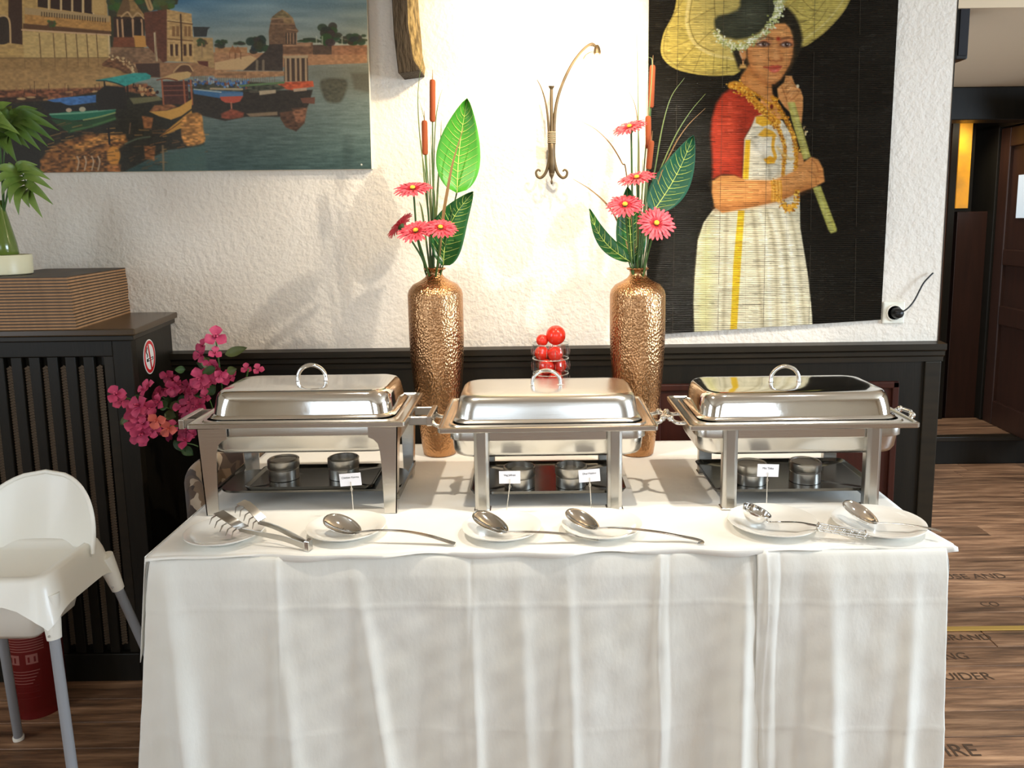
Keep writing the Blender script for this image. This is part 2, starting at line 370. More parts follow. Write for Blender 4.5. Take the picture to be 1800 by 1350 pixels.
    tree(780, 20, 75, 40, (66, 82, 44)); tree(560, 10, 50, 50, (70, 74, 44)); tree(700, 0, 60, 50, (60, 74, 40))
    c.fill([(40, -30), (105, -30), (108, 214), (40, 205)], (70, 48, 34), 1.5)
    c.fill([(-20, 85), (20, 78), (42, 100), (44, 200), (-20, 200)], (60, 48, 36), 1.2, sm=True); c.line([(-10, 80), (25, 76), (46, 105), (50, 205)], (196, 160, 110), 9)
    c.fill([(180, -200), (500, -200), (508, 75), (180, 45)], (186, 148, 90), 1)
    for k, x in enumerate((205, 265, 320, 372, 424)):
        w = 24-k; c.fill([(x-w, -60), (x+w, -60), (x+w, 40+k*7), (x-w, 33+k*7)], dk, 1); c.ell(x, 8+k*5, w, 20, dk, 1)
        c.line([(x+w+4, -30), (x+w+4, 44+k*7)], (206, 176, 128), 8)
    c.fill([(440, -40), (500, -30), (500, 66), (440, 60)], (194, 158, 98), 1)
    c.fill([(118, 35), (530, 78), (534, 150), (118, 112)], (184, 134, 72), 1, tex=.12)
    c.fill([(118, 35), (526, 76), (526, 106), (118, 68)], (176, 146, 100), 1)
    for k in range(26): x = 200+k*12.2; c.line([(x, 50+(x-118)*.1), (x, 68+(x-118)*.1)], (70, 50, 34), 5)
    c.fill([(110, 112), (534, 150), (528, 166), (110, 138)], (98, 66, 40), 1.5); c.line([(105, 143), (530, 168)], (204, 166, 124), 7)
    tree(245, 112, 26, 20, (84, 76, 42))
    c.fill([(108, 150), (526, 172), (526, 275), (115, 278)], (196, 164, 104), 1.5, tex=.08)
    for k, x in enumerate((188, 255, 312, 365, 415, 462)): c.line([(x, 160+k), (x+8, 276)], (104, 76, 46), 4.5); c.line([(x+9, 280), (x+9, 320)], (120, 90, 56), 3, 1, .8)
    c.line([(520, 170), (524, 275)], (216, 186, 136), 5); c.line([(-200, 280), (520, 276)], (124, 98, 62), 3.5)
    c.line([(118, 280), (120, 330)], (124, 98, 62), 3)
    # small pavilion with pyramid roof
    c.fill([(560, 70), (590, 0), (612, -30), (640, 0), (690, 70), (690, 90), (560, 90)], (150, 116, 70), 1, tex=.15); c.fill([(560, 70), (590, 0), (612, -30), (625, 40), (620, 75)], (112, 84, 54), 2)
    c.fill([(545, 80), (690, 80), (690, 190), (545, 190)], (64, 44, 32), 1)
    for x, w in ((562, 8), (585, 9), (636, 11), (678, 9)): c.line([(x, 95), (x+5, 178)], (188, 146, 104), w)
    for x in (612, 660): c.fill([(x-18, 172), (x-18, 110), (x, 88), (x+18, 110), (x+18, 172)], (52, 38, 28), 1, sm=False)
    c.line([(582, 80), (612, 58), (634, 84), (660, 62), (690, 88)], (186, 150, 104), 8)
    c.fill([(545, 178), (642, 178), (648, 226), (540, 226)], (122, 70, 44), 1.2, tex=.1); c.fill([(642, 170), (695, 172), (704, 226), (648, 226)], (196, 140, 70), 1)
    c.line([(700, -20), (722, 40)], (176, 144, 96), 26); c.line([(700, -20), (722, 40)], (120, 90, 56), 4)
    c.fill([(530, 226), (706, 230), (782, 234), (782, 300), (700, 300), (640, 310), (530, 270)], (132, 100, 72), 1, tex=.18)
    # square house
    c.fill([(690, 60), (800, 45), (812, 290), (782, 300), (700, 215)], (100, 60, 42), 1, tex=.1)
    c.fill([(800, 45), (918, 66), (926, 190), (930, 300), (800, 292)], (186, 148, 94), 1, tex=.12)
    c.line([(804, 100), (922, 116)], (104, 72, 44), 6); c.line([(804, 186), (926, 196)], (124, 90, 56), 6); c.line([(802, 96), (920, 110)], (210, 176, 120), 4); c.line([(804, 196), (926, 204)], (206, 170, 116), 4)
    for x in (832, 852, 890, 908): c.fill([(x-7, 125), (x+7, 126), (x+7, 175), (x-7, 174)], (136, 98, 60), 1)
    for x in (822, 846, 886, 912): c.fill([(x-7, 212), (x+7, 212), (x+8, 268), (x-6, 268)], (76, 50, 34), 1)
    for x in (810, 835, 860, 900, 926): c.line([(x, 208), (x+4, 272)], (202, 166, 112), 6)
    c.line([(866, 70), (872, 290)], (70, 48, 36), 8)
    c.fill([(925, 128), (1008, 130), (996, 142), (990, 176), (930, 176)], (54, 54, 50), 1); c.fill([(925, 178), (1020, 182), (1028, 330), (930, 310)], (172, 140, 92), 1, tex=.12); tree(965, 205, 34, 26, (66, 70, 40))
    c.line([(968, 210), (968, 270)], (150, 120, 84), 6); c.fill([(945, 292), (998, 294), (998, 335), (960, 318)], (96, 52, 38), 1.5)
    c.line([(742, 160), (750, 290)], (200, 180, 140), 10); c.line([(746, 150), (748, 300)], (130, 100, 70), 4)
    c.fill([(640, 300), (770, 300), (930, 300), (1030, 330), (1030, 362), (780, 372), (640, 372)], (154, 112, 76), 1.5, tex=.12); c.fill([(650, 305), (765, 302), (768, 372), (660, 365)], (74, 52, 40), 1.5)
    c.fill([(835, 345), (870, 312), (905, 312), (925, 345)], (96, 66, 46), 1, sm=False); c.line([(832, 345), (865, 312), (905, 312), (925, 340)], (190, 152, 104), 6)
    c.fill([(490, 315), (510, 288), (545, 275), (600, 285), (645, 320), (650, 350), (600, 352), (560, 330)], (116, 78, 50), 1.2, sm=True, tex=.3); c.dots([(540, 275), (600, 292), (640, 325), (642, 350)], 26, 60, 2.2, [(206, 176, 128), (180, 144, 100), (120, 90, 60)], 3)
    # bank clutter
    c.fill([(-260, 440), (460, 420), (700, 400), (760, 470), (460, 520), (-260, 520)], (120, 74, 48), 4, tex=.4)
    c.fill([(-260, 470), (230, 465), (230, 520), (-260, 560)], (58, 42, 30), 3, .9, tex=.3)
    r2 = random.Random(9)
    for k in range(46):
        x = r2.uniform(-200, 740); y = 455+r2.uniform(-12, 15); c.line([(x, y), (x+r2.uniform(-3, 3), y-r2.uniform(12, 60))], r2.choice([(96, 60, 42), (150, 92, 60), (70, 48, 34)]), 3, 1, .9)
    for k in range(60): x = r2.uniform(-200, 760); y = 440+r2.uniform(0, 40); c.ell(x, y, r2.uniform(6, 24), r2.uniform(3, 7), r2.choice([(190, 140, 86), (166, 100, 66), (70, 44, 32), (206, 172, 116)]), 1.5, .8)
    # dark boats and water in shade
    c.fill([(-260, 520), (240, 480), (470, 440), (620, 440), (780, 470), (920, 470), (960, 540), (980, 700), (800, 720), (600, 820), (560, 845), (-260, 850)], (46, 42, 30), 2.5, tex=.15)
    c.fill([(900, 440), (1500, 430), (1480, 500), (1460, 540), (1350, 560), (1180, 560), (1080, 580), (930, 545)], (52, 44, 34), 2, tex=.12)
    c.fill([(1340, 540), (1470, 520), (1460, 590), (1420, 630), (1370, 610), (1345, 570)], (84, 58, 40), 2, tex=.3); c.fill([(1400, 520), (1475, 515), (1460, 580), (1420, 590)], (150, 100, 70), 3, .7, tex=.3)
    c.fill([(1180, 545), (1330, 535), (1330, 552), (1200, 560)], (158, 132, 100), 2, .8); c.fill([(1440, 470), (1510, 466), (1508, 498), (1450, 494)], (110, 70, 52), 1.5)
    c.fill([(1540, 385), (1660, 385), (1640, 480), (1590, 492), (1555, 470)], (72, 68, 50), 5, .85, sm=True, tex=.2); c.fill([(1680, 350), (1780, 350), (1780, 445), (1700, 430)], (84, 78, 60), 6, .7)
    # temple platform pillars
    c.fill([(1355, 268), (1478, 264), (1474, 280), (1362, 282)], (176, 150, 112), 1); c.fill([(1362, 280), (1474, 278), (1474, 390), (1362, 390)], (74, 58, 46), 1)
    for x in (1370, 1392, 1418, 1440, 1466): c.line([(x, 282), (x+2, 388)], (168, 138, 102), 11); c.line([(x+7, 282), (x+9, 388)], (76, 56, 42), 5)
    c.fill([(1320, 395), (1500, 388), (1505, 415), (1400, 432), (1330, 420)], (186, 84, 50), 1.5, tex=.2)
    # row of blue and green boats
    c.fill([(900, 400), (1180, 390), (1320, 400), (1370, 420), (1320, 440), (1160, 440), (920, 445)], (72, 72, 56), 2, tex=.35)
    c.dots([(890, 400), (1000, 392), (1090, 402), (1180, 400)], 26, 120, 2.4, [(60, 96, 150), (90, 130, 170), (50, 60, 80), (150, 160, 160), (130, 80, 60)], 6)
    for k in range(36): x = 930+k*11; c.line([(x, 396), (x+r2.uniform(-2, 2), 396-r2.uniform(14, 34))], (120, 84, 60), 2.6, 1, .8)
    c.fill([(925, 430), (1165, 440), (1160, 462), (1050, 470), (930, 450)], (64, 104, 140), 1.5); c.line([(930, 428), (1060, 442)], (170, 180, 170), 5); c.line([(1010, 425), (1160, 428)], (170, 150, 116), 9)
    c.line([(1150, 412), (1360, 396)], (96, 120, 76), 10); c.line([(1200, 440), (1320, 438)], (84, 76, 60), 10)
    c.fill([(1242, 436), (1322, 430), (1322, 446), (1244, 456)], (180, 160, 128), 1); c.fill([(1405, 426), (1470, 420), (1470, 434), (1408, 440)], (176, 150, 122), 1)
    c.fill([(1050, 448), (1166, 446), (1164, 462), (1054, 466)], (84, 116, 148), 1); c.fill([(1054, 464), (1166, 460), (1150, 486), (1120, 494), (1080, 492), (1060, 480)], (184, 84, 62), 1, sm=False)
    c.line([(1108, 492), (1110, 520)], (190, 120, 90), 6); c.fill([(1060, 545), (1110, 522), (1170, 540), (1165, 562), (1100, 572), (1062, 565)], (134, 70, 48), 2.5, tex=.2)
    # blue tarp boat, green boat
    c.fill([(225, 480), (300, 468), (460, 455), (460, 490), (340, 505), (290, 500)], (70, 112, 164), 1.2, tex=.15); c.fill([(190, 490), (290, 490), (340, 512), (460, 505), (470, 530), (230, 540)], (40, 38, 34), 2)
    c.fill([(235, 548), (330, 535), (480, 528), (556, 520), (552, 545), (470, 570), (340, 578), (250, 565)], (38, 108, 80), 1.2); c.line([(240, 548), (400, 540), (554, 522)], (112, 164, 132), 8); c.line([(400, 575), (470, 562), (552, 540)], (150, 160, 96), 6)
    c.fill([(240, 570), (400, 582), (550, 550), (556, 575), (450, 610), (330, 640)], (46, 76, 44), 2.5); c.line([(340, 628), (450, 600), (552, 568)], (86, 124, 70), 9, 2, .8)
    c.ell(330, 528, 14, 10, (196, 170, 140), 1); c.ell(395, 524, 16, 12, (180, 170, 140), 1)
    # turquoise canopy boat
    c.line([(500, 390), (504, 470)], (40, 34, 26), 7); c.line([(610, 410), (614, 470)], (40, 34, 26), 7); c.line([(640, 395), (638, 440)], (40, 34, 26), 6); c.fill([(505, 410), (600, 418), (608, 520), (470, 530), (465, 440)], (42, 36, 28), 1.5)
    c.fill([(462, 384), (560, 366), (640, 350), (700, 350), (724, 362), (720, 378), (650, 395), (598, 414), (560, 398), (500, 388)], (58, 148, 136), 1.2, tex=.1); c.line([(462, 386), (510, 388), (560, 400), (598, 415)], (34, 62, 58), 6)
    c.dots([(640, 420), (700, 430), (740, 440)], 34, 60, 2.5, [(150, 96, 60), (60, 40, 30), (190, 150, 100), (110, 70, 44)], 8)
    c.fill([(620, 470), (760, 462), (780, 480), (640, 500)], (130, 124, 84), 2, .8)
    # yellow canopy boat
    c.fill([(775, 390), (900, 388), (905, 480), (885, 500), (790, 500)], (78, 46, 36), 1.2, tex=.1)
    for y in (412, 434, 458): c.line([(782, y), (895, y-2)], (126, 74, 58), 5)
    c.fill([(750, 384), (830, 352), (900, 342), (918, 352), (908, 372), (850, 388), (800, 380)], (196, 160, 104), 1.2); c.line([(752, 384), (800, 376), (850, 386)], (120, 66, 46), 6)
    for x in (776, 880, 914): c.line([(x, 385), (x+8, 500)], (160, 92, 60), 8)
    c.fill([(716, 535), (800, 530), (860, 512), (922, 474), (918, 520), (870, 555), (820, 574), (760, 556)], (204, 152, 74), 1.2, sm=False); c.fill([(716, 535), (800, 528), (850, 512), (820, 500), (740, 505)], (150, 96, 60), 2, .9, tex=.3)
    c.fill([(765, 655), (830, 600), (918, 530), (924, 560), (880, 610), (790, 645)], (196, 142, 62), 1.5); c.line([(772, 650), (840, 605), (920, 545)], (112, 72, 36), 5)
    # reflections
    c.fill([(880, 560), (960, 545), (975, 620), (980, 680), (900, 700), (870, 650)], (186, 128, 66), 3, sm=True, tex=.35)
    c.fill([(190, 770), (250, 700), (420, 640), (600, 645), (612, 680), (560, 720), (575, 820), (400, 830), (195, 830)], (134, 86, 42), 4, .95, tex=.5)
    c.fill([(340, 700), (480, 650), (600, 655), (600, 672), (440, 700), (380, 740)], (184, 126, 62), 3, .8, tex=.5)
    c.ell(545, 745, 32, 44, (212, 142, 58), 3); c.fill([(520, 790), (580, 790), (575, 850), (515, 850)], (160, 100, 52), 3, .8, tex=.5)
    c.fill([(680, 555), (735, 565), (725, 620), (690, 615)], (166, 104, 58), 2, .9, tex=.3); c.fill([(690, 700), (745, 700), (740, 770), (695, 760)], (168, 104, 56), 3, .8, tex=.4)
    for k in range(150):
        x = r2.uniform(190, 960); y = r2.uniform(600, 815); c.line([(x, y), (x+r2.uniform(14, 60), y-r2.uniform(-3, 14))], r2.choice([(206, 150, 78), (160, 104, 58), (52, 40, 28), (60, 46, 32), (120, 78, 44)]), 4, 1.2, .6)
    for x in (370, 405, 440, 470): c.line([(x, 750), (x+8, 775), (x, 815)], (196, 170, 140), 7, 1, .8)
    c.line([(625, 590), (620, 640)], (150, 110, 80), 5, 1, .7); c.line([(780, 700), (785, 820)], (150, 120, 84), 10, 2, .7); c.line([(520, 610), (525, 690)], (40, 34, 26), 10)
    c.line([(600, 690), (660, 665), (720, 655)], (120, 140, 110), 6, 2, .6)
    c.fill([(810, 740), (980, 690), (1000, 850), (780, 850)], (70, 94, 86), 6, .9); c.fill([(-260, 640), (190, 650), (190, 850), (-260, 850)], (40, 36, 26), 3)
    c.ell(1733, 789, 4, 4, (235, 230, 215), 1)
    c.a += (vnoise(H, W, 1.5, 2, 21)-.5)[..., None]*9
    return c

def paint_lady():
    c = Canvas(1120, -90, 1600, 610, (22, 20, 15)); H, W = c.h, c.w
    c.a += (vnoise(H, W, 60, 60, 2)-.5)[..., None]*8
    HH = (1100, 0, 2.25); FF = (1220, 0, 7.5); TT = (1220, 130, 4.654)
    um = (186, 166, 84); umd = (112, 96, 48)
    c.o = HH
    c.fill([(300, -240), (215, -60), (190, 50), (150, 130), (138, 200), (158, 245), (210, 278), (310, 298), (400, 298), (452, 282), (600, 150), (690, 188), (770, 140), (850, 60), (900, -40), (920, -240)], um, 1.2, sm=True, tex=.06)
    c.fill([(250, -200), (240, 40), (250, 120), (300, 190), (420, 220), (600, 100), (560, -200)], (196, 176, 100), 5, .7, sm=True)
    c.line([(225, 0), (165, 110), (150, 200), (172, 240), (230, 270), (320, 290), (445, 280)], (146, 128, 66), 5, 1.5, .8)
    c.line([(252, 0), (240, 90), (270, 170), (340, 215), (440, 235)], (222, 204, 136), 12, 3, .7); c.line([(262, 0), (252, 90), (282, 170), (350, 206)], umd, 3, 1, .8)
    c.line([(350, 0), (355, 90)], umd, 3, 1, .8)
    for a, b in (((175, 110), (250, 90)), ((160, 200), (250, 160)), ((200, 262), (275, 180)), ((268, 285), (300, 205)), ((345, 293), (350, 215)), ((400, 290), (400, 228)), ((240, 90), (350, 30)), ((280, 178), (352, 110))): c.line([a, b], umd, 2.6, 1, .7)
    c.line([(700, 160), (790, 90), (860, 0), (880, -60)], (206, 188, 120), 6, 1, .7); c.line([(692, 186), (775, 136), (852, 56), (884, 0), (910, -80)], (150, 132, 70), 5, 1.2)
    for p in ([(650, 20), (700, 60), (760, 80)], [(700, 0), (745, 40), (830, 50)], [(690, 90), (735, 70), (790, 0)], [(700, 128), (760, 90), (800, 30)], [(640, 30), (690, -20), (720, -80)]): c.line(p, umd, 2.6, 1, .7)
    # skirt
    sk = (216, 206, 172)
    c.fill([(345, 830), (308, 880), (285, 950), (272, 1100), (268, 1200), (272, 1340), (742, 1340), (735, 1230), (722, 1100), (706, 1000), (690, 900), (686, 700), (520, 640), (420, 780)], sk, 1.5)
    c.fill([(340, 860), (300, 930), (282, 1100), (280, 1320), (340, 1320), (345, 1100)], (206, 198, 132), 18, .7)
    for p, w in (([(500, 830), (520, 1000), (540, 1300)], 14), ([(555, 820), (590, 1000), (600, 1300)], 12), ([(600, 830), (632, 1000), (660, 1300)], 12), ([(650, 840), (680, 1000), (710, 1300)], 10), ([(400, 840), (395, 1000), (385, 1300)], 12), ([(355, 840), (325, 870), (310, 920)], 6)): c.line(p, (160, 146, 112), w, 5, .5)
    for p in ([(530, 830), (560, 1000), (572, 1300)], [(622, 830), (655, 1000), (690, 1300)], [(575, 850), (612, 1000), (632, 1300)]): c.line(p, (240, 234, 210), 14, 5, .6)
    c.fill([(444, 832), (470, 832), (455, 1050), (438, 1330), (412, 1330), (425, 1050)], (216, 176, 40), 1.2)
    for k in range(14): y = 850+k*34; c.line([(446-k*2, y), (464-k*2, y)], (186, 146, 30), 4, 1, .6)
    # rear hair, neck, face
    c.o = FF; sk1 = (206, 138, 78); hair = (38, 34, 24)
    c.fill([(480, 600), (580, 900), (640, 960), (600, 1080), (720, 1010), (740, 640)], hair, 5)
    c.fill([(1040, 60), (1230, 100), (1330, 200), (1400, 350), (1432, 500), (1415, 640), (1345, 800), (1250, 960), (1160, 1050), (1100, 600), (900, 300)], hair, 6, sm=False)
    c.fill([(720, 860), (620, 1000), (600, 1090), (760, 1190), (940, 1310), (1070, 1420), (1030, 1200), (1020, 1080)], (190, 122, 64), 4)
    c.fill([(760, 1000), (640, 1080), (900, 1260), (1000, 1180), (900, 1100)], (208, 142, 80), 12, .8)
    c.fill([(1090, 308), (1200, 310), (1265, 370), (1300, 480), (1312, 600), (1298, 720), (1262, 850), (1205, 950), (1135, 1050), (1062, 1105), (985, 1108), (890, 1060), (795, 975), (740, 880), (708, 760), (702, 640), (750, 590), (860, 480), (960, 380)], sk1, 3)
    c.fill([(1000, 400), (1180, 350), (1260, 450), (1180, 480), (1000, 480), (880, 520)], (222, 160, 96), 20, .8); c.fill([(800, 680), (900, 650), (960, 760), (880, 860), (790, 800)], (222, 158, 98), 24, .8)
    c.ell(1230, 740, 46, 90, (214, 150, 90), 14, .6); c.ell(1050, 1030, 70, 36, (220, 156, 96), 12, .7); c.line([(710, 700), (750, 880), (850, 1010), (980, 1095), (1070, 1095)], (160, 92, 48), 26, 14, .6); c.line([(1300, 560), (1292, 720), (1250, 860), (1140, 1030)], (150, 86, 44), 24, 12, .5)
    c.fill([(590, 640), (690, 640), (692, 760), (650, 800), (610, 720)], (206, 142, 84), 3); c.line([(600, 650), (620, 740), (650, 790)], (226, 176, 130), 16, 3)
    c.line([(645, 770), (648, 850)], (220, 160, 100), 20); c.fill([(610, 850), (680, 850), (696, 900), (590, 905)], (206, 160, 90), 3); c.ell(648, 790, 14, 16, (120, 70, 40), 3)
    # bun and jasmine
    c.fill([(605, -300), (608, 80), (570, 135), (450, 182), (310, 212), (268, 260), (272, 350), (300, 420), (400, 490), (560, 520), (720, 500), (860, 430), (980, 320), (1060, 180), (1100, 60), (1130, -300)], (52, 54, 40), 6)
    c.fill([(700, 100), (820, 200), (700, 330), (520, 380), (420, 330), (560, 260)], (84, 86, 68), 40, .55); c.fill([(780, 30), (900, 60), (860, 230), (760, 300), (700, 240)], (92, 94, 76), 40, .5)
    jas = [(222, 222, 176), (200, 204, 140), (238, 236, 206), (150, 156, 84), (184, 186, 120)]
    c.dots([(300, 430), (380, 540), (500, 600), (650, 610), (780, 540)], 90, 260, 1.7, jas, 3); c.dots([(780, 540), (950, 420), (1060, 250), (1110, 120), (1130, -30), (1140, -300)], 100, 420, 1.8, jas, 4)
    # features
    c.line([(866, 512), (930, 490), (985, 494), (1035, 512)], (70, 40, 26), 17, 5, .9); c.line([(1148, 518), (1220, 498), (1262, 496), (1302, 512)], (70, 40, 26), 15, 5, .9)
    c.ell(1110, 515, 25, 26, (160, 44, 26), 4)
    for x, y, w in ((915, 586, 72), (1215, 590, 66)):
        c.ell(x, y-24, w+10, 30, (190, 110, 90), 12, .7); c.ell(x, y, w, 27, (222, 200, 186), 3); c.ell(x+6, y-3, 30, 27, (50, 26, 16), 3); c.ell(x+14, y-9, 7, 6, (230, 220, 210), 2)
        c.line([(x-w-14, y+2), (x-w*.5, y-24), (x, y-34), (x+w*.6, y-24), (x+w+6, y+2)], (40, 22, 14), 13, 4); c.line([(x-w-6, y+6), (x-w*.4, y+27), (x+w*.4, y+28), (x+w, y+6)], (96, 52, 32), 8, 4, .9)
    c.line([(1116, 560), (1112, 660), (1135, 740), (1150, 785)], (166, 96, 50), 22, 10, .7); c.line([(1065, 560), (1075, 680), (1085, 740)], (226, 166, 106), 34, 16, .7); c.ell(1085, 765, 36, 26, (222, 158, 98), 10, .8)
    c.line([(985, 775), (1010, 802), (1050, 798), (1080, 812), (1115, 800), (1148, 798), (1152, 770)], (140, 74, 40), 11, 5, .9); c.ell(1000, 780, 16, 18, (196, 130, 70), 4); c.line([(988, 765), (990, 795), (1010, 800)], (120, 70, 36), 6, 2)
    c.fill([(918, 884), (990, 876), (1040, 858), (1068, 866), (1100, 856), (1156, 872), (1140, 900), (1060, 905), (980, 898)], (176, 72, 54), 4); c.fill([(968, 897), (1060, 905), (1142, 896), (1112, 945), (1055, 962), (1005, 942)], (204, 92, 72), 4)
    c.line([(918, 884), (1000, 896), (1070, 902), (1150, 880)], (120, 40, 30), 8, 3, .9); c.ell(1060, 930, 30, 9, (232, 140, 118), 5, .8)
    c.line([(1000, 985), (1060, 992), (1110, 980)], (170, 100, 56), 12, 8, .5)
    # torso
    c.o = TT
    c.fill([(545, 175), (640, 170), (700, 260), (730, 330), (700, 390), (620, 370), (540, 280)], (206, 140, 78), 3)
    c.fill([(700, 100), (735, 70), (750, 15), (800, 18), (822, 80), (872, 130), (892, 190), (890, 300), (880, 400), (860, 480), (800, 330), (740, 270), (690, 200), (680, 120)], (206, 142, 82), 2.5)
    for p in ([(755, 55), (800, 50)], [(745, 120), (790, 70), (815, 85)], [(760, 165), (810, 100), (835, 115)], [(780, 200), (830, 135), (860, 145)], [(790, 215), (815, 200), (850, 165)], [(715, 100), (740, 160), (760, 220)]): c.line(p, (140, 78, 40), 6, 2.5, .8)
    for p in ([(752, 95), (790, 62)], [(770, 140), (808, 95)], [(790, 178), (835, 125)]): c.line(p, (228, 170, 110), 12, 4, .7)
    c.ell(848, 100, 12, 14, (226, 210, 170), 2); c.dots([(900, 430), (915, 470), (910, 500)], 20, 14, 1.3, [(220, 200, 150), (190, 150, 90)], 5)
    c.fill([(290, 125), (380, 135), (480, 225), (590, 335), (520, 352), (470, 430), (412, 530), (395, 865), (330, 828), (240, 820), (150, 862), (150, 700), (138, 500), (146, 370), (180, 250), (235, 165)], (164, 52, 34), 6, tex=.05)
    c.fill([(240, 260), (340, 230), (380, 400), (350, 640), (230, 720), (190, 500)], (186, 70, 46), 36, .7); c.line([(390, 380), (395, 600), (385, 840)], (110, 32, 20), 46, 20, .5)
    c.fill([(500, 352), (560, 332), (660, 372), (722, 380), (800, 500), (856, 660), (862, 900), (862, 1100), (560, 1100), (400, 860), (412, 530), (470, 430)], (222, 212, 184), 2.5, tex=.05)
    c.line([(465, 545), (540, 640), (610, 760), (620, 860)], (150, 140, 116), 16, 6, .7); c.line([(430, 520), (560, 500), (640, 440)], (176, 160, 130), 9, 4, .6); c.line([(700, 520), (700, 700), (690, 850)], (170, 156, 124), 14, 6, .6); c.ell(560, 610, 70, 60, (238, 232, 214), 18, .7); c.line([(640, 420), (720, 560), (720, 640)], (180, 150, 110), 10, 4, .6)
    c.fill([(420, 540), (462, 540), (445, 862), (398, 862)], (220, 176, 44), 2); c.line([(442, 600), (425, 850)], (190, 140, 28), 8, 3, .5)
    gold = [(214, 148, 40), (236, 184, 76), (150, 90, 26), (196, 126, 34)]
    c.line([(305, 95), (355, 90), (430, 150), (520, 250), (600, 335), (680, 395)], (204, 140, 46), 58, 3); c.dots([(330, 100), (430, 160), (520, 250), (600, 335), (670, 385)], 62, 260, 1.5, gold, 7)
    c.line([(380, 80), (480, 150), (560, 200), (640, 260)], (198, 130, 50), 18, 2); c.dots([(380, 80), (480, 150), (560, 200), (640, 260)], 20, 70, 1.2, gold, 8)
    c.line([(640, 190), (690, 270), (760, 390), (810, 500), (838, 640), (835, 790)], (200, 132, 46), 34, 3); c.dots([(650, 200), (690, 270), (760, 390), (810, 500), (838, 640), (835, 790)], 38, 260, 1.4, gold, 9)
    c.ell(635, 268, 28, 36, (206, 140, 50), 2); c.ell(635, 268, 14, 20, (110, 40, 24), 2)
    c.line([(640, 385), (700, 470), (742, 600), (735, 700), (728, 850)], (200, 134, 50), 28, 3); c.dots([(640, 385), (700, 470), (742, 600), (735, 700), (728, 850)], 30, 180, 1.4, gold, 10)
    c.fill([(505, 400), (505, 350), (560, 338), (610, 380), (640, 400), (600, 420), (560, 430)], (226, 172, 50), 2); c.fill([(520, 500), (580, 440), (650, 470), (680, 510), (560, 515)], (222, 168, 56), 2.5)
    c.line([(655, 500), (645, 600), (665, 680), (640, 715)], (222, 164, 50), 26, 2); c.fill([(570, 700), (620, 670), (665, 690), (660, 730), (600, 738)], (222, 160, 40), 2.5); c.line([(680, 600), (770, 690), (820, 690)], (214, 180, 110), 22, 4, .8)
    c.fill([(150, 875), (220, 832), (330, 830), (420, 868), (640, 872), (720, 842), (830, 790), (900, 720), (960, 678), (1015, 700), (1055, 770), (1068, 880), (1000, 920), (860, 970), (700, 1040), (450, 1095), (230, 1138), (165, 1085), (145, 970)], (208, 138, 74), 3)
    c.fill([(170, 900), (420, 890), (640, 895), (850, 800), (980, 730), (960, 850), (700, 940), (400, 990), (200, 1000)], (226, 160, 96), 26, .7); c.line([(180, 1100), (450, 1075), (700, 1020), (950, 930)], (150, 88, 46), 34, 14, .6)
    for p in ([(1020, 790), (1050, 800)], [(1010, 840), (1060, 850)], [(960, 700), (1000, 740), (1015, 800)], [(930, 790), (990, 830), (1000, 900)]): c.line(p, (150, 84, 44), 7, 3, .6)
    for p in ([(250, 940), (380, 930), (560, 960)], [(300, 985), (460, 975), (600, 990)], [(200, 900), (300, 910)]): c.line(p, (170, 104, 56), 5, 3, .5)
    c.fill([(855, 640), (890, 650), (900, 730), (850, 790)], (206, 140, 80), 3)
    for k in range(7): x = 632+k*13; c.line([(x, 872), (x+6, 960), (x+2, 1045-k*2)], gold[k % 2], 8, 1.5)
    c.dots([(640, 880), (700, 1040)], 40, 60, 1, gold, 12)
    c.dots([(718, 1040), (740, 1090), (780, 1108), (820, 1080), (842, 1020), (840, 965)], 40, 160, 1.7, gold, 11); c.ell(782, 1100, 24, 20, (230, 170, 60), 2); c.ell(740, 1080, 18, 18, (220, 160, 50), 2); c.ell(818, 1075, 18, 18, (220, 160, 50), 2)
    # cane
    c.fill([(765, 232), (825, 232), (868, 380), (955, 680), (895, 700), (800, 380)], (176, 166, 84), 2.5, tex=.08); c.fill([(972, 935), (1035, 915), (1168, 1265), (1165, 1290), (1120, 1305), (1100, 1280)], (172, 166, 82), 2.5, tex=.1)
    c.line([(800, 240), (905, 600), (920, 690)], (206, 198, 126), 16, 6, .7); c.line([(1000, 930), (1130, 1280)], (198, 192, 116), 16, 6, .7)
    for a, b in (((805, 350), (858, 345)), ((865, 480), (900, 472)), ((880, 610), (935, 600)), ((1010, 1010), (1060, 995)), ((1060, 1150), (1112, 1130)), ((1090, 1225), (1145, 1200))): c.line([a, b], (110, 100, 50), 5, 2, .8)
    # fine horizontal reed streaks of the blind the picture is printed on
    st = vnoise(H, W, 1.1, 34, 31)*.6+vnoise(H, W, 1.0, 9, 32)*.4
    c.a = c.a*(1+(st-.5)[..., None]*.30)
    c.a = c.a*np.array([.97, .98, 1.0])
    gap = (vnoise(H, W, 1.0, 26, 33) > .86); c.a = np.where(gap[..., None], c.a*.72, c.a)
    fl = (vnoise(H, W, 1.0, 18, 34) > .90) & (vnoise(H, W, 40, 40, 35) > .35); c.a = np.where(fl[..., None], c.a*1.12+14, c.a)
    xx = np.arange(W)
    for x in (52, 120, 190, 262, 330, 400): c.a[:, x:x+1] *= .9
    return c

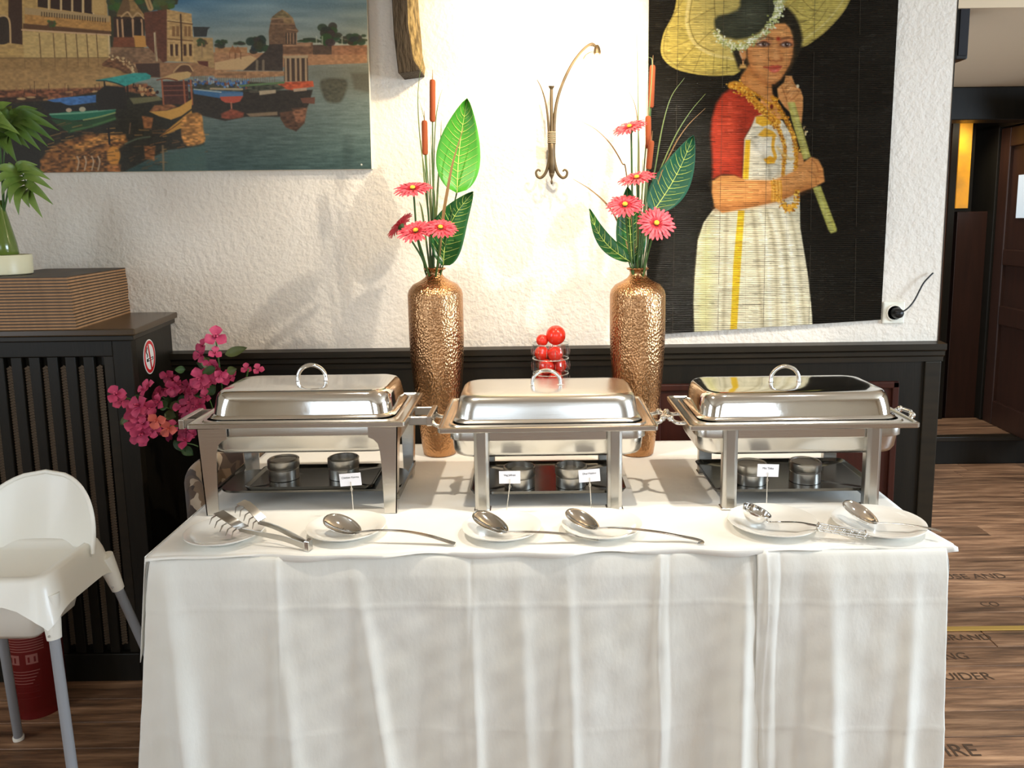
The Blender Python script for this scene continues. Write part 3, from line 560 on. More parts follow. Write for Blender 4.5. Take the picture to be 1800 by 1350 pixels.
def print_mesh(name, c, quad, Yp, mat, step=1.0, zoff=None, parent=None):
    """Flat print: a fine grid in the plane Y = Yp whose corners are the quad (TL, TR, BR, BL), coloured from the canvas."""
    q = [np.array(p, float) for p in quad]; w = np.linalg.norm(q[1]-q[0]); h = np.linalg.norm(q[3]-q[0]); nu = int(w/step); nv = int(h/step)
    U, Vv = np.meshgrid(np.linspace(0, 1, nu+1), np.linspace(0, 1, nv+1)); U = U[..., None]; Vv = Vv[..., None]
    P = (q[0]*(1-U)+q[1]*U)*(1-Vv)+(q[3]*(1-U)+q[2]*U)*Vv
    X = np.clip(P[..., 0]-c.x0-.5, 0, c.w-1.001); Y = np.clip(P[..., 1]-c.y0-.5, 0, c.h-1.001)
    xi = X.astype(int); yi = Y.astype(int); fx = (X-xi)[..., None]; fy = (Y-yi)[..., None]; A = c.linear(); x2 = np.minimum(xi+1, c.w-1); y2 = np.minimum(yi+1, c.h-1)
    col = (A[yi, xi]*(1-fx)+A[yi, x2]*fx)*(1-fy)+(A[y2, xi]*(1-fx)+A[y2, x2]*fx)*fy
    d = np.array(fw)[None, None]*F+np.array(RT)[None, None]*(P[..., :1]-CX)-np.array(UP)[None, None]*(P[..., 1:2]-CY)
    Yw = Yp if not callable(Yp) else Yp(U[..., 0], Vv[..., 0])
    t = Yw/d[..., 1]; W3 = d*t[..., None] if np.ndim(t) == 2 else d*t; W3 = W3+np.array(CAM)
    n = (nu+1)*(nv+1); me = bpy.data.meshes.new(name); me.vertices.add(n)
    org = np.array(ORG.get(parent, V(0,0,0))) if parent else np.zeros(3)
    me.vertices.foreach_set('co', (W3.reshape(-1, 3)-org).astype(np.float32).ravel())
    i = np.arange(nv)[:, None]*(nu+1)+np.arange(nu)[None]; fc = np.stack([i, i+nu+1, i+nu+2, i+1], -1).reshape(-1, 4)
    me.loops.add(fc.size); me.loops.foreach_set('vertex_index', fc.ravel().astype(np.int32)); me.polygons.add(len(fc)); me.polygons.foreach_set('loop_start', (np.arange(len(fc))*4).astype(np.int32)); me.update(calc_edges=True)
    a = me.color_attributes.new('print', 'FLOAT_COLOR', 'POINT'); a.data.foreach_set('color', np.concatenate([col.reshape(-1, 3), np.ones((n, 1))], 1).astype(np.float32).ravel())
    me.materials.append(mat); o = bpy.data.objects.new(name, me); C.objects.link(o)
    if parent: o.parent = parent
    ORG[o] = V(*org); return o
M['canvas_print'] = mat('canvas_print', (1,1,1,1), .55, attr='print', bump=('noise', 700, .08, .001))
M['reed_print'] = mat('reed_print', (1,1,1,1), .22, attr='print', spec=.30, bump=('wave', 45, .8, .003))
# ------------------------------------------------------------------ room shell
W = 2.92; CEIL = 2.42; XR = 1.527
struct('wall_back', MB().box(-3.2, XR, W, W+.22, 0, CEIL), M['plaster'])
struct('wall_left', MB().box(-3.3, -3.2, -2.6, -.6, 0, CEIL).box(-3.3, -3.2, .8, W+.2, 0, CEIL).box(-3.3, -3.2, -.6, .8, 0, .9).box(-3.3, -3.2, -.6, .8, 2.2, CEIL), M['plain_wall'])
struct('wall_right', MB().box(4.3, 4.4, -2.6, .1, 0, CEIL).box(4.3, 4.4, 1.7, 5.9, 0, CEIL).box(4.3, 4.4, .1, 1.7, 0, .9).box(4.3, 4.4, .1, 1.7, 2.2, CEIL), M['plain_wall'])
struct('window_4', MB().box(4.28, 4.34, .1, 1.7, .9, .95).box(4.28, 4.34, .1, 1.7, 2.15, 2.2).box(4.28, 4.34, .1, .16, .95, 2.15).box(4.28, 4.34, 1.64, 1.7, .95, 2.15).box(4.28, 4.34, .87, .93, .95, 2.15), M['dark_wood2'])
struct('window_5', MB().box(-3.24, -3.18, -.6, .8, .9, .95).box(-3.24, -3.18, -.6, .8, 2.15, 2.2).box(-3.24, -3.18, -.6, -.54, .95, 2.15).box(-3.24, -3.18, .74, .8, .95, 2.15), M['dark_wood2'])
fl = struct('floor', MB().box(-3.3, 4.4, -2.6, 4.75, -.06, -.012), mat('subfloor', lin(40,30,22), .8))
struct('ceiling', MB().box(-3.3, 4.4, -2.6, W, CEIL, CEIL+.1), M['plain_wall'])
STEPY = at(1710, 815, Z=0).y
HC = at(1740, 153, Y=STEPY).z
struct('ceiling_hall', MB().box(XR+.001, 4.4, W-.001, 6.2, HC, CEIL+.1), mat('hall_ceiling', lin(216,196,166), .9))
# wall behind the camera with two windows
wf = MB(); xs = [-3.3, -1.85, -.35, .35, 1.85, 4.4]
for a, b in ((-3.3, -1.85), (-.35, .35), (1.85, 4.4)): wf.box(a, b, -2.6, -2.5, 0, CEIL)
for a, b in ((-1.85, -.35), (.35, 1.85)): wf.box(a, b, -2.6, -2.5, 0, .9); wf.box(a, b, -2.6, -2.5, 2.25, CEIL)
struct('wall_front', wf, M['plain_wall'])
for n, (a, b) in enumerate(((-1.85, -.35), (.35, 1.85))):
    g = MB().box(a, b, -2.56, -2.52, .9, .96).box(a, b, -2.56, -2.52, 2.19, 2.25).box(a, a+.06, -2.56, -2.52, .9, 2.25).box(b-.06, b, -2.56, -2.52, .9, 2.25).box((a+b)/2-.03, (a+b)/2+.03, -2.56, -2.52, .9, 2.25)
    struct('window_%d' % (n+1), g, M['dark_wood2'])
# floor planks
def plank_mat():
    m = mat('reclaimed_plank', lin(112,80,56), .42, bump=('noise', 14, .35, .003, (1, 9, 1))); nt = m.node_tree; N = nt.nodes; L = nt.links; b = N['Principled BSDF']
    tc = N.new('ShaderNodeTexCoord'); oi = N.new('ShaderNodeObjectInfo'); mp = N.new('ShaderNodeMapping'); mp.inputs['Scale'].default_value = (1.2, 13, 1)
    cb = N.new('ShaderNodeCombineXYZ'); mu = N.new('ShaderNodeMath'); mu.operation = 'MULTIPLY'; mu.inputs[1].default_value = 37; L.new(oi.outputs['Random'], mu.inputs[0]); L.new(mu.outputs[0], cb.inputs[0]); L.new(mu.outputs[0], cb.inputs[1])
    ad = N.new('ShaderNodeVectorMath'); L.new(tc.outputs['Object'], ad.inputs[0]); L.new(cb.outputs[0], ad.inputs[1]); L.new(ad.outputs[0], mp.inputs[0])
    n = N.new('ShaderNodeTexNoise'); n.inputs['Scale'].default_value = 2.3; n.inputs['Detail'].default_value = 8; n.inputs['Roughness'].default_value = .62; L.new(mp.outputs[0], n.inputs['Vector'])
    r = N.new('ShaderNodeValToRGB'); e = r.color_ramp.elements; e[0].position = .30; e[0].color = lin(56,40,29); e[1].position = .72; e[1].color = lin(186,142,104); k = e.new(.5); k.color = lin(128,92,64)
    L.new(n.outputs['Fac'], r.inputs[0]); h = N.new('ShaderNodeHueSaturation'); mr = N.new('ShaderNodeMapRange'); mr.inputs['To Min'].default_value = .85; mr.inputs['To Max'].default_value = 1.5
    L.new(oi.outputs['Random'], mr.inputs[0]); L.new(mr.outputs[0], h.inputs['Value']); h.inputs['Saturation'].default_value = .95; L.new(r.outputs[0], h.inputs['Color']); L.new(h.outputs[0], b.inputs['Base Color'])
    return m
PM = plank_mat(); rr = random.Random(5); PW = .122; base = None; j = 0; y = STEPY-.001; meshes = {}
planks = []
while y > -2.5:
    x = -3.2-rr.uniform(0, 1.0)
    while x < 4.3:
        L_ = rr.choice((1.35, 1.75, 2.15)) if y > .4 else 3.9
        key = L_
        if key not in meshes:
            o = mk('plank', MB().box(.0015, L_-.0015, -PW+.0015, -.0015, -.012, 0), PM, None, bevel=.0012, seg=1); meshes[key] = o.data
        else:
            o = bpy.data.objects.new('plank', meshes[key]); C.objects.link(o)
        o.location = (x, y, rr.uniform(-.0005, .0003)); o.parent = fl; planks.append(o); x += L_
    y -= PW
# threshold strip level with the wall end
ts = at(1720, 1106, Z=0)
struct('trim_1', MB().box(XR-.35, 4.3, ts.y-.014, ts.y+.014, .0005, .005), M['brass'], bevel=.0015)
def text(name, s, size, mat_, mtx, parent=None, al='CENTER'):
    cu = bpy.data.curves.new(name, 'FONT'); cu.body = s; cu.size = size; cu.align_x = al; cu.align_y = 'CENTER'; cu.extrude = .0001
    o = bpy.data.objects.new(name, cu); C.objects.link(o); cu.materials.append(mat_)
    if parent:
        o.parent = parent; o.matrix_parent_inverse = Matrix.Identity(4); mtx = Matrix.Translation(-ORG[parent]) @ mtx
    C.objects.unlink(o); dg = bpy.data.objects.new(name, bpy.data.meshes.new_from_object(o)); bpy.data.objects.remove(o); o = dg; C.objects.link(o)
    if parent: o.parent = parent
    o.matrix_local = mtx; ORG[o] = ORG.get(parent, V(0,0,0)) if parent else V(0,0,0); return o
INKF = mat('faded_stencil', lin(80,60,44), .6)
for s, px, py, sz in (('USE AND', 1712, 1012, .065), ('STING', 1672, 1166, .06), ('RUIDER', 1688, 1186, .06), ('FIRE', 1660, 1296, .075), ('BRAND', 1700, 1122, .055), ('CO', 1752, 1072, .05)):
    p = at(px, py, Z=.0012)
    pk = min(planks, key=lambda o: abs(o.location.y-PW/2-p.y)*10+(0 if o.location.x < p.x < o.location.x+o.dimensions.x-.05 else 5))
    o = text('lettering', s, sz, INKF, Matrix.Translation((p.x, pk.location.y-PW/2, .0012)) @ Matrix.Rotation(0, 4, 'Z')); o.parent = pk; o.matrix_local = Matrix.Translation((p.x-pk.location.x, -PW/2, .0012))
# step, landing, back wall of the hall, header beam
ZS = at(1710, 766, Y=STEPY).z; YB = at(1700, 738, Z=ZS).y
struct('trim_2', MB().box(XR-.4, 4.3, STEPY, STEPY+.03, 0, ZS-.03), M['dark_wood'], bevel=.003)
struct('trim_3', MB().box(XR-.4, 4.3, STEPY-.02, STEPY+.04, ZS-.03, ZS), M['dark_wood2'], bevel=.004)
ln = struct('floor_landing', MB().box(XR-.4, 4.3, STEPY+.04, YB+.7, 0, ZS-.012), M['dark_wood'])
x = XR-.3
for k in range(3):
    for q in range(3):
        o = mk('plank', MB().box(x+q*1.0+.001, x+q*1.0+.999, STEPY+.042+k*.13, STEPY+.17+k*.13, ZS-.012, ZS), PM, ln, bevel=.001, seg=1)
hb = at(1660, 212, Y=STEPY).z
struct('wall_header', MB().box(XR-.6, 4.3, STEPY-.02, STEPY+.16, hb, HC+.0), M['dark_wood'], bevel=.006)
struct('wall_hall', MB().box(XR-.6, 4.3, YB+.35, YB+.45, 0, HC), M['hall_wood'])
YJ = YB+.05
def hbox(px0, px1, py0, py1, Y, d, m, name, parent=None, **k):
    ym = (py0+py1)/2; a = at(px0, ym, Y=Y); b = at(px1, ym, Y=Y); a.z = at((px0+px1)/2, py0, Y=Y).z; b.z = at((px0+px1)/2, py1, Y=Y).z; return struct(name, MB().box(a.x, b.x, Y, Y+d, min(b.z, a.z), max(a.z, b.z)), m, parent, **k)
pw = hbox(1600, 1661, 190, 738, YJ, .06, mat('panel_brown', lin(150,104,76), .4, var=(lin(120,82,58), 8, .3, (6,6,.6))), 'trim_4', bevel=.003)
hbox(1661, 1672, 190, 738, YJ-.02, .08, M['dark_wood'], 'trim_5')
wn = hbox(1680, 1712, 205, 372, YJ+.03, .03, M['dark_wood'], 'window_3')
hbox(1684, 1706, 214, 366, YJ+.01, .012, M['amber'], 'pane', wn)
hbox(1672, 1730, 372, 738, YJ+.02, .05, M['hall_wood'], 'trim_6', bevel=.003)
# dark door standing at an angle on the right of the landing
d0 = at(1738, 738, Z=ZS); d1 = at(1792, 764, Z=ZS); dv = (d1-d0).normalized(); dl = 1.05; dn = V(0,0,1).cross(dv)
dh = at(1768, 226, Y=d0.y).z-ZS
def dbox(s0, s1, z0, z1, t0, t1, mb=None):
    mb = mb or MB(); p = [d0+dv*s+dn*t+V(0,0,z-ZS+ZS-0) for z in (0,) for (s, t) in ((s0,t0),(s1,t0),(s1,t1),(s0,t1))]
    q = [V(a.x, a.y, ZS+z0) for a in p]+[V(a.x, a.y, ZS+z1) for a in p]; return mb.hexa(q)
door = struct('door_1', dbox(0, dl, .002, dh, -.02, .02), M['hall_wood'])
for (a, b, c, d) in ((0, .11, .002, dh), (dl-.1, dl, .002, dh), (.11, dl-.1, dh-.12, dh), (.11, dl-.1, .002, .16), (.11, dl-.1, .66, .78), (.11, dl-.1, 1.04, 1.14)):
    mk('rail', dbox(a, b, c, d, -.045, .045), M['hall_wood'], door, bevel=.006)
mk('pane', dbox(.20, .85, at(1795, 383, Y=4.9).z-ZS, at(1795, 308, Y=4.9).z-ZS, -.03, .03), M['frost'], door)
mk('door_frame', dbox(-.42, 0, .002, dh+.03, -.06, .06), M['dark_wood'], door, bevel=.004)
mk('door_head', dbox(-.42, dl+.1, dh+.005, dh+.12, -.06, .06), M['dark_wood'], door, bevel=.004)
sp = at(1678, 60, Y=3.02); t_ = at(1678, 12, Y=3.02); b_ = at(1678, 112, Y=3.02)
o = thing('wall_speaker', 'slim black speaker fixed high on the end of the white wall', 'speaker', (XR+.045, 3.02, b_.z))
mk('cabinet_body', MB().box(XR+.012, XR+.058, 2.935, 3.1, b_.z, t_.z), M['black'], o, bevel=.006)
mk('grille', MB().box(XR+.018, XR+.052, 2.928, 2.936, b_.z+.012, t_.z-.012), mat('grille_cloth', lin(34,34,38), .8), o, bevel=.002)
mk('bracket', MB().box(XR, XR+.014, 2.99, 3.05, b_.z+.06, t_.z-.06), M['iron'], o)
# dado panelling
dt = at(960, 612, Y=W-.03).z
struct('trim_7', MB().box(-3.15, XR+.004, W-.02, W, 0, dt-.03), M['dark_wood'])
struct('trim_8', MB().loft([[V(x, yy, zz) for (yy, zz) in ((W,dt-.07),(W-.028,dt-.07),(W-.028,dt-.052),(W-.038,dt-.045),(W-.038,dt-.03),(W-.05,dt-.022),(W-.05,dt),(W,dt+.004))] for x in (-3.15, XR+.012)]), M['dark_wood2'])
a = at(1150, 676, Y=W-.03); b = at(1580, 676, Y=W-.03); zb = .16; zt = a.z
pn = struct('trim_9', MB().box(a.x, b.x, W-.026, W-.018, zb, zt), M['mahogany'])
for bx in ((a.x, b.x, zt-.025, zt), (a.x, b.x, zb, zb+.025), (a.x, a.x+.025, zb, zt), (b.x-.025, b.x, zb, zt)):
    mk('moulding', MB().box(bx[0], bx[1], W-.038, W-.026, bx[2], bx[3]), M['mahogany'], pn, bevel=.004)
struct('trim_10', MB().box(XR-.055, XR+.006, W-.03, W-.018, 0, dt-.07), M['dark_wood2'], bevel=.004)
struct('trim_11', MB().box(XR, XR+.003, W-.002, W+.22, 0, CEIL), M['dark_wood'])

# ------------------------------------------------------------------ pictures on the wall
YP = W-.034
cv = thing('canvas_picture', 'wide printed canvas of boats and sandstone palaces by a lake', 'picture', at(290, 303, Y=YP+.01))
q = [(-88, -66), (642.5, -66), (653, 297), (-88, 305)]
pr = print_mesh('print', paint_lake(), q, YP, M['canvas_print'], 1.0, parent=cv)
A = [at(x, y, Y=YP+.001) for x, y in q]; B = [V(p.x, W, p.z) for p in A]
mk('stretcher', MB().add(A+B, [(0,1,2,3),(7,6,5,4),(0,4,5,1),(1,5,6,2),(2,6,7,3),(3,7,4,0)]), mat('canvas_edge', lin(226,220,204), .8), cv)
YH = W-.02
hg = thing('reed_wall_hanging', 'reed blind wall hanging printed with a woman in white sari holding a cane parasol', 'wall hanging', at(1350, 575, Y=YH))
lady = paint_lady(); rv = np.random.RandomState(2).rand(9)
def yh(U, Vv): return YH+.004*np.sin(Vv*23+rv[0]*6)*np.sin(U*5+1)+.003*np.sin(Vv*61+U*3)
print_mesh('print', lady, [(1141, -82), (1584, -82), (1548.5, 562), (1136, 589)], yh, M['reed_print'], 1.0, parent=hg)
for (px) in (1190, 1270, 1350, 1430, 1510):
    mk('cord', MB().tube([at(px+4, -80, Y=YH-.004), at(px-8, 575-(px-1350)*.065, Y=YH-.004)], .0006, 4), mat('thread', lin(60,52,38), .8), hg)
# socket with plug
sc = at(1569, 549, Y=W)
so = thing('wall_socket', 'white wall socket with black plug at the hanging\'s lower corner', 'socket', (sc.x, W, sc.z-.042))
mk('plate', MB().box(sc.x-.042, sc.x+.042, W-.012, W, sc.z-.042, sc.z+.042), M['socket'], so, bevel=.006)
mk('ring', MB().lathe([(.031,0),(.031,.006),(.027,.008),(.025,.003),(.025,0)], (sc.x,W-.012,sc.z), 28, ax=(0,-1,0)), M['socket'], so, smooth=40)
pg = thing('power_plug', 'black plug with curved cable running to the wall corner', 'plug', (sc.x, W-.02, sc.z))
mk('plug_body', MB().lathe([(.020,0),(.021,.012),(.017,.03),(.010,.036)], (sc.x+.002,W-.018,sc.z+.001), 20, ax=(.1,-1,0)), M['black'], pg, smooth=50)
cp = [at(1574, 548, Y=W-.05), at(1590, 546, Y=W-.055), at(1606, 530, Y=W-.04), at(1622, 500, Y=W-.025), at(1632, 488, Y=W-.02), at(1640, 480, Y=W-.012)]
mk('cable', MB().tube(spline(cp, 8), .003, 8), M['black'], pg, smooth=60)
cp = [at(1640, 480, Y=W-.012)+V(.005, .02, 0), at(1640, 478, Y=W-.012)+V(.012, .1, -.01)]
# hewn beam end
bm_ = thing('timber_post', 'short hewn dark timber hanging down the wall beside the lake picture', 'beam', at(718, 126, Y=W-.06))
f0 = [at(x, y, Y=W-.13) for x, y in ((684,-90),(709,-90),(716,0),(717,40),(722,80),(726,105),(737,120),(738,124),(700,129),(692,60))]
mk('timber', MB().prism(f0, (0, .128, 0)), M['beam_dark'], bm_, bevel=.002, seg=1)
rg = []
rb = random.Random(2)
pts = [(709,-90),(714,-40),(716,0),(716,30),(719,60),(723,85),(727,105),(737,121)]
ed = [(735,-90),(736,-40),(734,0),(737,30),(740,60),(742,85),(743,105),(741,121)]
for (xa, ya), (xb, yb) in zip(pts, ed):
    A_ = at(xa, ya, Y=W-.131); B_ = at(xb, yb, Y=W-.002)
    rg.append([A_+V(0, .004, 0), A_.lerp(B_, .3)+V(.008+rb.uniform(0,.006), -.02, 0), A_.lerp(B_, .65)+V(.012+rb.uniform(0,.006), -.012, 0), B_, V(A_.x, W-.003, A_.z)])
mk('lit_bark_edge', MB().loft(rg), M['beam_bark_lit'], bm_, smooth=50)
# wrought iron sconce
def s3(x, y, Y=W-.075): return at(640+x/3, 80+y/3, Y=Y)
sn = thing('wall_sconce', 'wrought iron wall sconce with curved stems and scroll feet between the two vases', 'lamp', s3(990, 742, W-.05))
mk('stem', MB().tube([s3(988, 232), s3(989, 400), s3(989, 520)], [.0055, .006, .007], 10), M['iron'], sn, smooth=50)
mk('candle_cup', MB().lathe([(.003,0),(.005,.004),(.010,.012),(.011,.016),(.008,.016)], s3(988, 238), 16), M['iron'], sn, smooth=40)
mk('candle_bulb', MB().lathe([(.004,0),(.007,.008),(.0075,.018),(.004,.034),(.001,.044)], s3(988, 222), 14), M['bulb'], sn, smooth=60)
def arm(name, pts, r, n=8, Y=W-.075): return mk(name, MB().tube(spline([s3(*p, *( [Y] if len(p) < 3 else [])) for p in pts], 8), r, n), M['iron'], sn, smooth=60)
m_ = lambda n, a, b: [a+(b-a)*i/(n-1) for i in range(n)]
arm('arm', [(912, 180), (935, 225), (955, 290), (968, 370), (975, 460), (978, 520)], m_(41, .0014, .006))
arm('arm', [(1002, 520), (1003, 400), (1016, 300), (1045, 205), (1090, 110), (1135, 45), (1175, 5), (1205, -8), (1226, 12)], m_(65, .006, .0045))
arm('arm', [(1140, 40), (1168, 12), (1200, 2), (1245, 20)], .0016)
arm('arm', [(1155, 72), (1172, 48), (1195, 36), (1215, 34)], m_(25, .003, .0012))
mk('lamp_holder', MB().lathe([(.004,.02),(.010,.012),(.013,0),(.013,-.010),(.0105,-.012),(.0105,-.002),(.003,.008)], s3(1229, 28), 18), M['iron'], sn, smooth=40)
mk('bulb', MB().lathe([(.004,0),(.009,-.010),(.011,-.020),(.008,-.030),(.001,-.034)], s3(1229, 42), 16), M['bulb'], sn, smooth=60)
for k in range(6):
    mk('rope_turn', MB().lathe([(.0125+.0032*math.cos(a), .0032*math.sin(a)) for a in [i*PI/4 for i in range(9)]], s3(989, 460+k*10.5), 20, False, False), M['rope'], sn, smooth=60)
mk('stem_base', MB().lathe([(.004,-.085),(.0105,-.078),(.0135,-.04),(.013,0),(.014,.022),(.012,.026)], s3(989, 555), 18), M['iron'], sn, smooth=50)
for s in (-1, 1):
    P = [(989+s*a, b) for a, b in ((8, 560), (16, 620), (32, 672), (56, 697), (76, 690), (82, 668), (70, 655), (58, 664))]
    arm('scroll_foot', P, [.0055]*40+[.004]*10+[.0032]*7 if False else m_(57, .0065, .0032))
mk('finial', MB().lathe([(.0005,-.034),(.004,-.030),(.0045,-.024),(.002,-.018),(.003,-.012),(.008,-.002),(.009,.006),(.004,.014),(.007,.026)], s3(989, 682), 16), M['iron'], sn, smooth=60)
mk('wall_bracket', MB().box(s3(989,560).x-.008, s3(989,560).x+.008, W-.07, W, s3(989,560).z-.02, s3(989,560).z+.02), M['iron'], sn, bevel=.002)
pl = bpy.data.lights.new('sconce_glow', 'POINT'); pl.energy = 1.5; pl.color = (1, .82, .6); pl.shadow_soft_size = .02
po = bpy.data.objects.new('sconce_glow', pl); C.objects.link(po); po.location = s3(1229, 90)+V(0, -.02, -.01)
# ------------------------------------------------------------------ buffet table and its cloths
T = .762
TX0, TX1, TY0, TY1 = -.925, .968, 1.785, 2.69
tb = thing('buffet_table', 'long table hidden under white cloths, carrying the chafing dishes', 'table', (0, 2.2, 0))
mk('tabletop', MB().box(TX0, TX1, TY0, TY1, .715, .75), M['hall_wood'], tb, bevel=.003)
for x in (TX0+.14, TX1-.14):
    for y in (TY0+.14, TY1-.10): mk('leg', MB().tube([(x, y, 0), (x, y, .715)], .018, 12), M['steel_d'], tb, smooth=40)
rs = np.random.RandomState(12); ph = rs.rand(40)*6.28
def wr(x, v, k=0):
    """Hanging folds of the cloth: x along the edge, v 0 at the table edge to 1 at the hem."""
    a = .006*math.sin(x*9+ph[k])+.005*math.sin(x*17+ph[k+1]+v*.9)+.0025*math.sin(x*37+ph[k+2]+v*2)+.0014*math.sin(x*71+v*5+ph[k+3])
    b = .0010*math.sin(v*13+x*21+ph[k+4])*math.sin(x*5+ph[k+6])+.0009*math.sin(v*29-x*33+ph[k+5])*math.sin(v*6+x*11+ph[k+7])+.0005*math.sin(v*61+x*47)
    return a*(.12+.88*min(1, v*1.6))+b*min(1, v*6)
def folds(x, v, lst):
    return sum(h*(v**pw)*math.exp(-((x-(xa+(xb-xa)*v))/w_)**2) for xa, xb, w_, h, pw in lst)
def crease(x, xc, w=.006): return math.exp(-abs(x-xc)/w)
creases = [at(px, 1150, Y=1.76).x for px in (492, 828, 1158, 1178)]
hz = at(900, 1066, Y=1.76).z; hz2 = at(900, 1292, Y=1.74).z
def drop(x0, x1, yb, z0, z1, k, off=0, crs=(), flL=0, flR=0, nu=260, nv=90, fl=()):
    def fn(u, v):
        x = x0+(x1-x0)*u; z = z0+(z1-z0)*v
        x += -flL*v*max(0, 1-u*7)**1.5 + flR*v*max(0, 1-(1-u)*7)**1.5
        y = yb-.012*min(1, v*14)**.5-off-wr(x, v, k)-.02*v
        y -= folds(x, v, fl)
        for i, c in enumerate(crs): y -= (.0045 if i % 2 == 0 else -.003)*crease(x, c+.004*math.sin(v*9+i))
        y -= .0014*crease(z, hz, .004)+.0012*crease(z, hz2, .004)
        return (x, y, z)
    return MB().grid(fn, nu, nv)
def cloth(name, label, mbs, m, loc, th=.0015):
    mb = MB()
    for q_ in mbs: mb.add(q_.v, q_.f)
    o = mk(name, mb, m, None, smooth=70, fixn=False); pivot(o, loc); tag(o, label, 'tablecloth'); md = o.modifiers.new('solid', 'SOLIDIFY'); md.thickness = th; md.offset = -1; return o
xs_ = at(1332, 1000, Y=1.76).x
def sidef(xb, sgn, y0, y1, z0, z1, k, nu=60, nv=50, flare=.02):
    def fn(u, v):
        y = y0+(y1-y0)*u; return (xb+sgn*(.004+.012*min(1, v*14)**.5+wr(y, v, k)*.7+flare*v), y, z0+(z1-z0)*v)
    return MB().grid(fn, nu, nv)
X_ = lambda px: at(px, 1160, Y=1.76).x
FL1 = [(X_(300), X_(330), .030, .040, .6), (X_(400), X_(420), .04, .010, 1), (X_(486), X_(520), .022, .022, .8), (X_(560), X_(590), .05, -.010, 1), (X_(628), X_(690), .020, .026, .7), (X_(740), X_(735), .05, -.012, 1), (X_(826), X_(838), .016, .018, .8), (X_(915), X_(930), .022, .016, .8), (X_(1000), X_(1006), .018, .022, .8), (X_(1085), X_(1075), .05, -.010, 1), (X_(1165), X_(1166), .018, .014, .7), (X_(1240), X_(1225), .05, -.012, 1), (X_(1308), X_(1300), .020, .030, .6)]
FL2 = [(X_(1356), X_(1352), .014, .012, .6), (X_(1410), X_(1405), .022, -.014, .7), (X_(1455), X_(1462), .026, .026, .7), (X_(1530), X_(1525), .04, -.010, 1), (X_(1600), X_(1585), .022, .022, .8)]
top1 = MB().grid(lambda u, v: (TX0-.004+(xs_+.05-TX0)*u, TY0-.004+(TY1-TY0)*v, .7525), 20, 12)
cloth('tablecloth', 'white tablecloth hanging down the front from the left corner to the overlap seam', [top1, drop(TX0-.006, xs_+.012, TY0-.002, .7525, .035, 0, 0, creases, flL=.085, nu=360, nv=110, fl=FL1), sidef(TX0-.004, -1, TY0, TY1, .7525, .12, 20, flare=.05)], M['cloth'], (-.2, 1.76, .035))
rc = [at(px, 1150, Y=1.75).x for px in (1345, 1368)]
top2 = MB().grid(lambda u, v: (xs_+(TX1+.004-xs_)*u, TY0-.008+(TY1-TY0)*v, .7555), 12, 12)
cloth('tablecloth', 'shorter white tablecloth overlapping on the right end of the front', [top2, drop(xs_, TX1+.010, TY0-.006, .7555, .03, 8, .006, rc, flR=.012, nu=150, nv=110, fl=FL2), sidef(TX1+.008, 1, TY0, TY1, .7555, .12, 24)], M['cloth'], (.75, 1.755, .03))
# cream runner lying on top, its scalloped front edge just over the table edge
def rtop(u, v):
    x = TX0-.012+(TX1-TX0+.028)*u; y0_ = TY0-.014-.006*math.sin(x*13+1)-.004*math.sin(x*31); y = y0_+(TY1-.0-y0_)*v
    z = T-.0008+.0006*math.sin(x*7+2)*math.sin(y*9)
    if v == 0: z -= .010+.006*math.sin(x*13+2.5)+.003*math.sin(x*29)
    elif v < .02: z -= .002
    if u > .985 and v < .12: x += .022*(1-v/.12)
    return (x, y, z)
rt_ = MB(); nU, nV = 160, 70
rt_.grid(lambda u, v: rtop(u, (v*nV/6*.02) if v*nV <= 6 else .02+(v*nV-6)/(nV-6)*.98), nU, nV)
def flap(u, v):
    y = TY0-.012+.50*u; h = .26*(1-u)**1.2+.03; return (TX0-.016-.05*v*(1-.5*u)-.012*math.sin(u*11)*v, y+.03*v, T-.0008-h*v)
rt_.grid(flap, 30, 14)
o = mk('table_runner', rt_, M['runner'], None, smooth=60, fixn=False); pivot(o, (0, 2.2, T)); tag(o, 'cream overlay cloth covering the whole table top under the dishes', 'tablecloth')
md = o.modifiers.new('solid', 'SOLIDIFY'); md.thickness = .0016; md.offset = -1

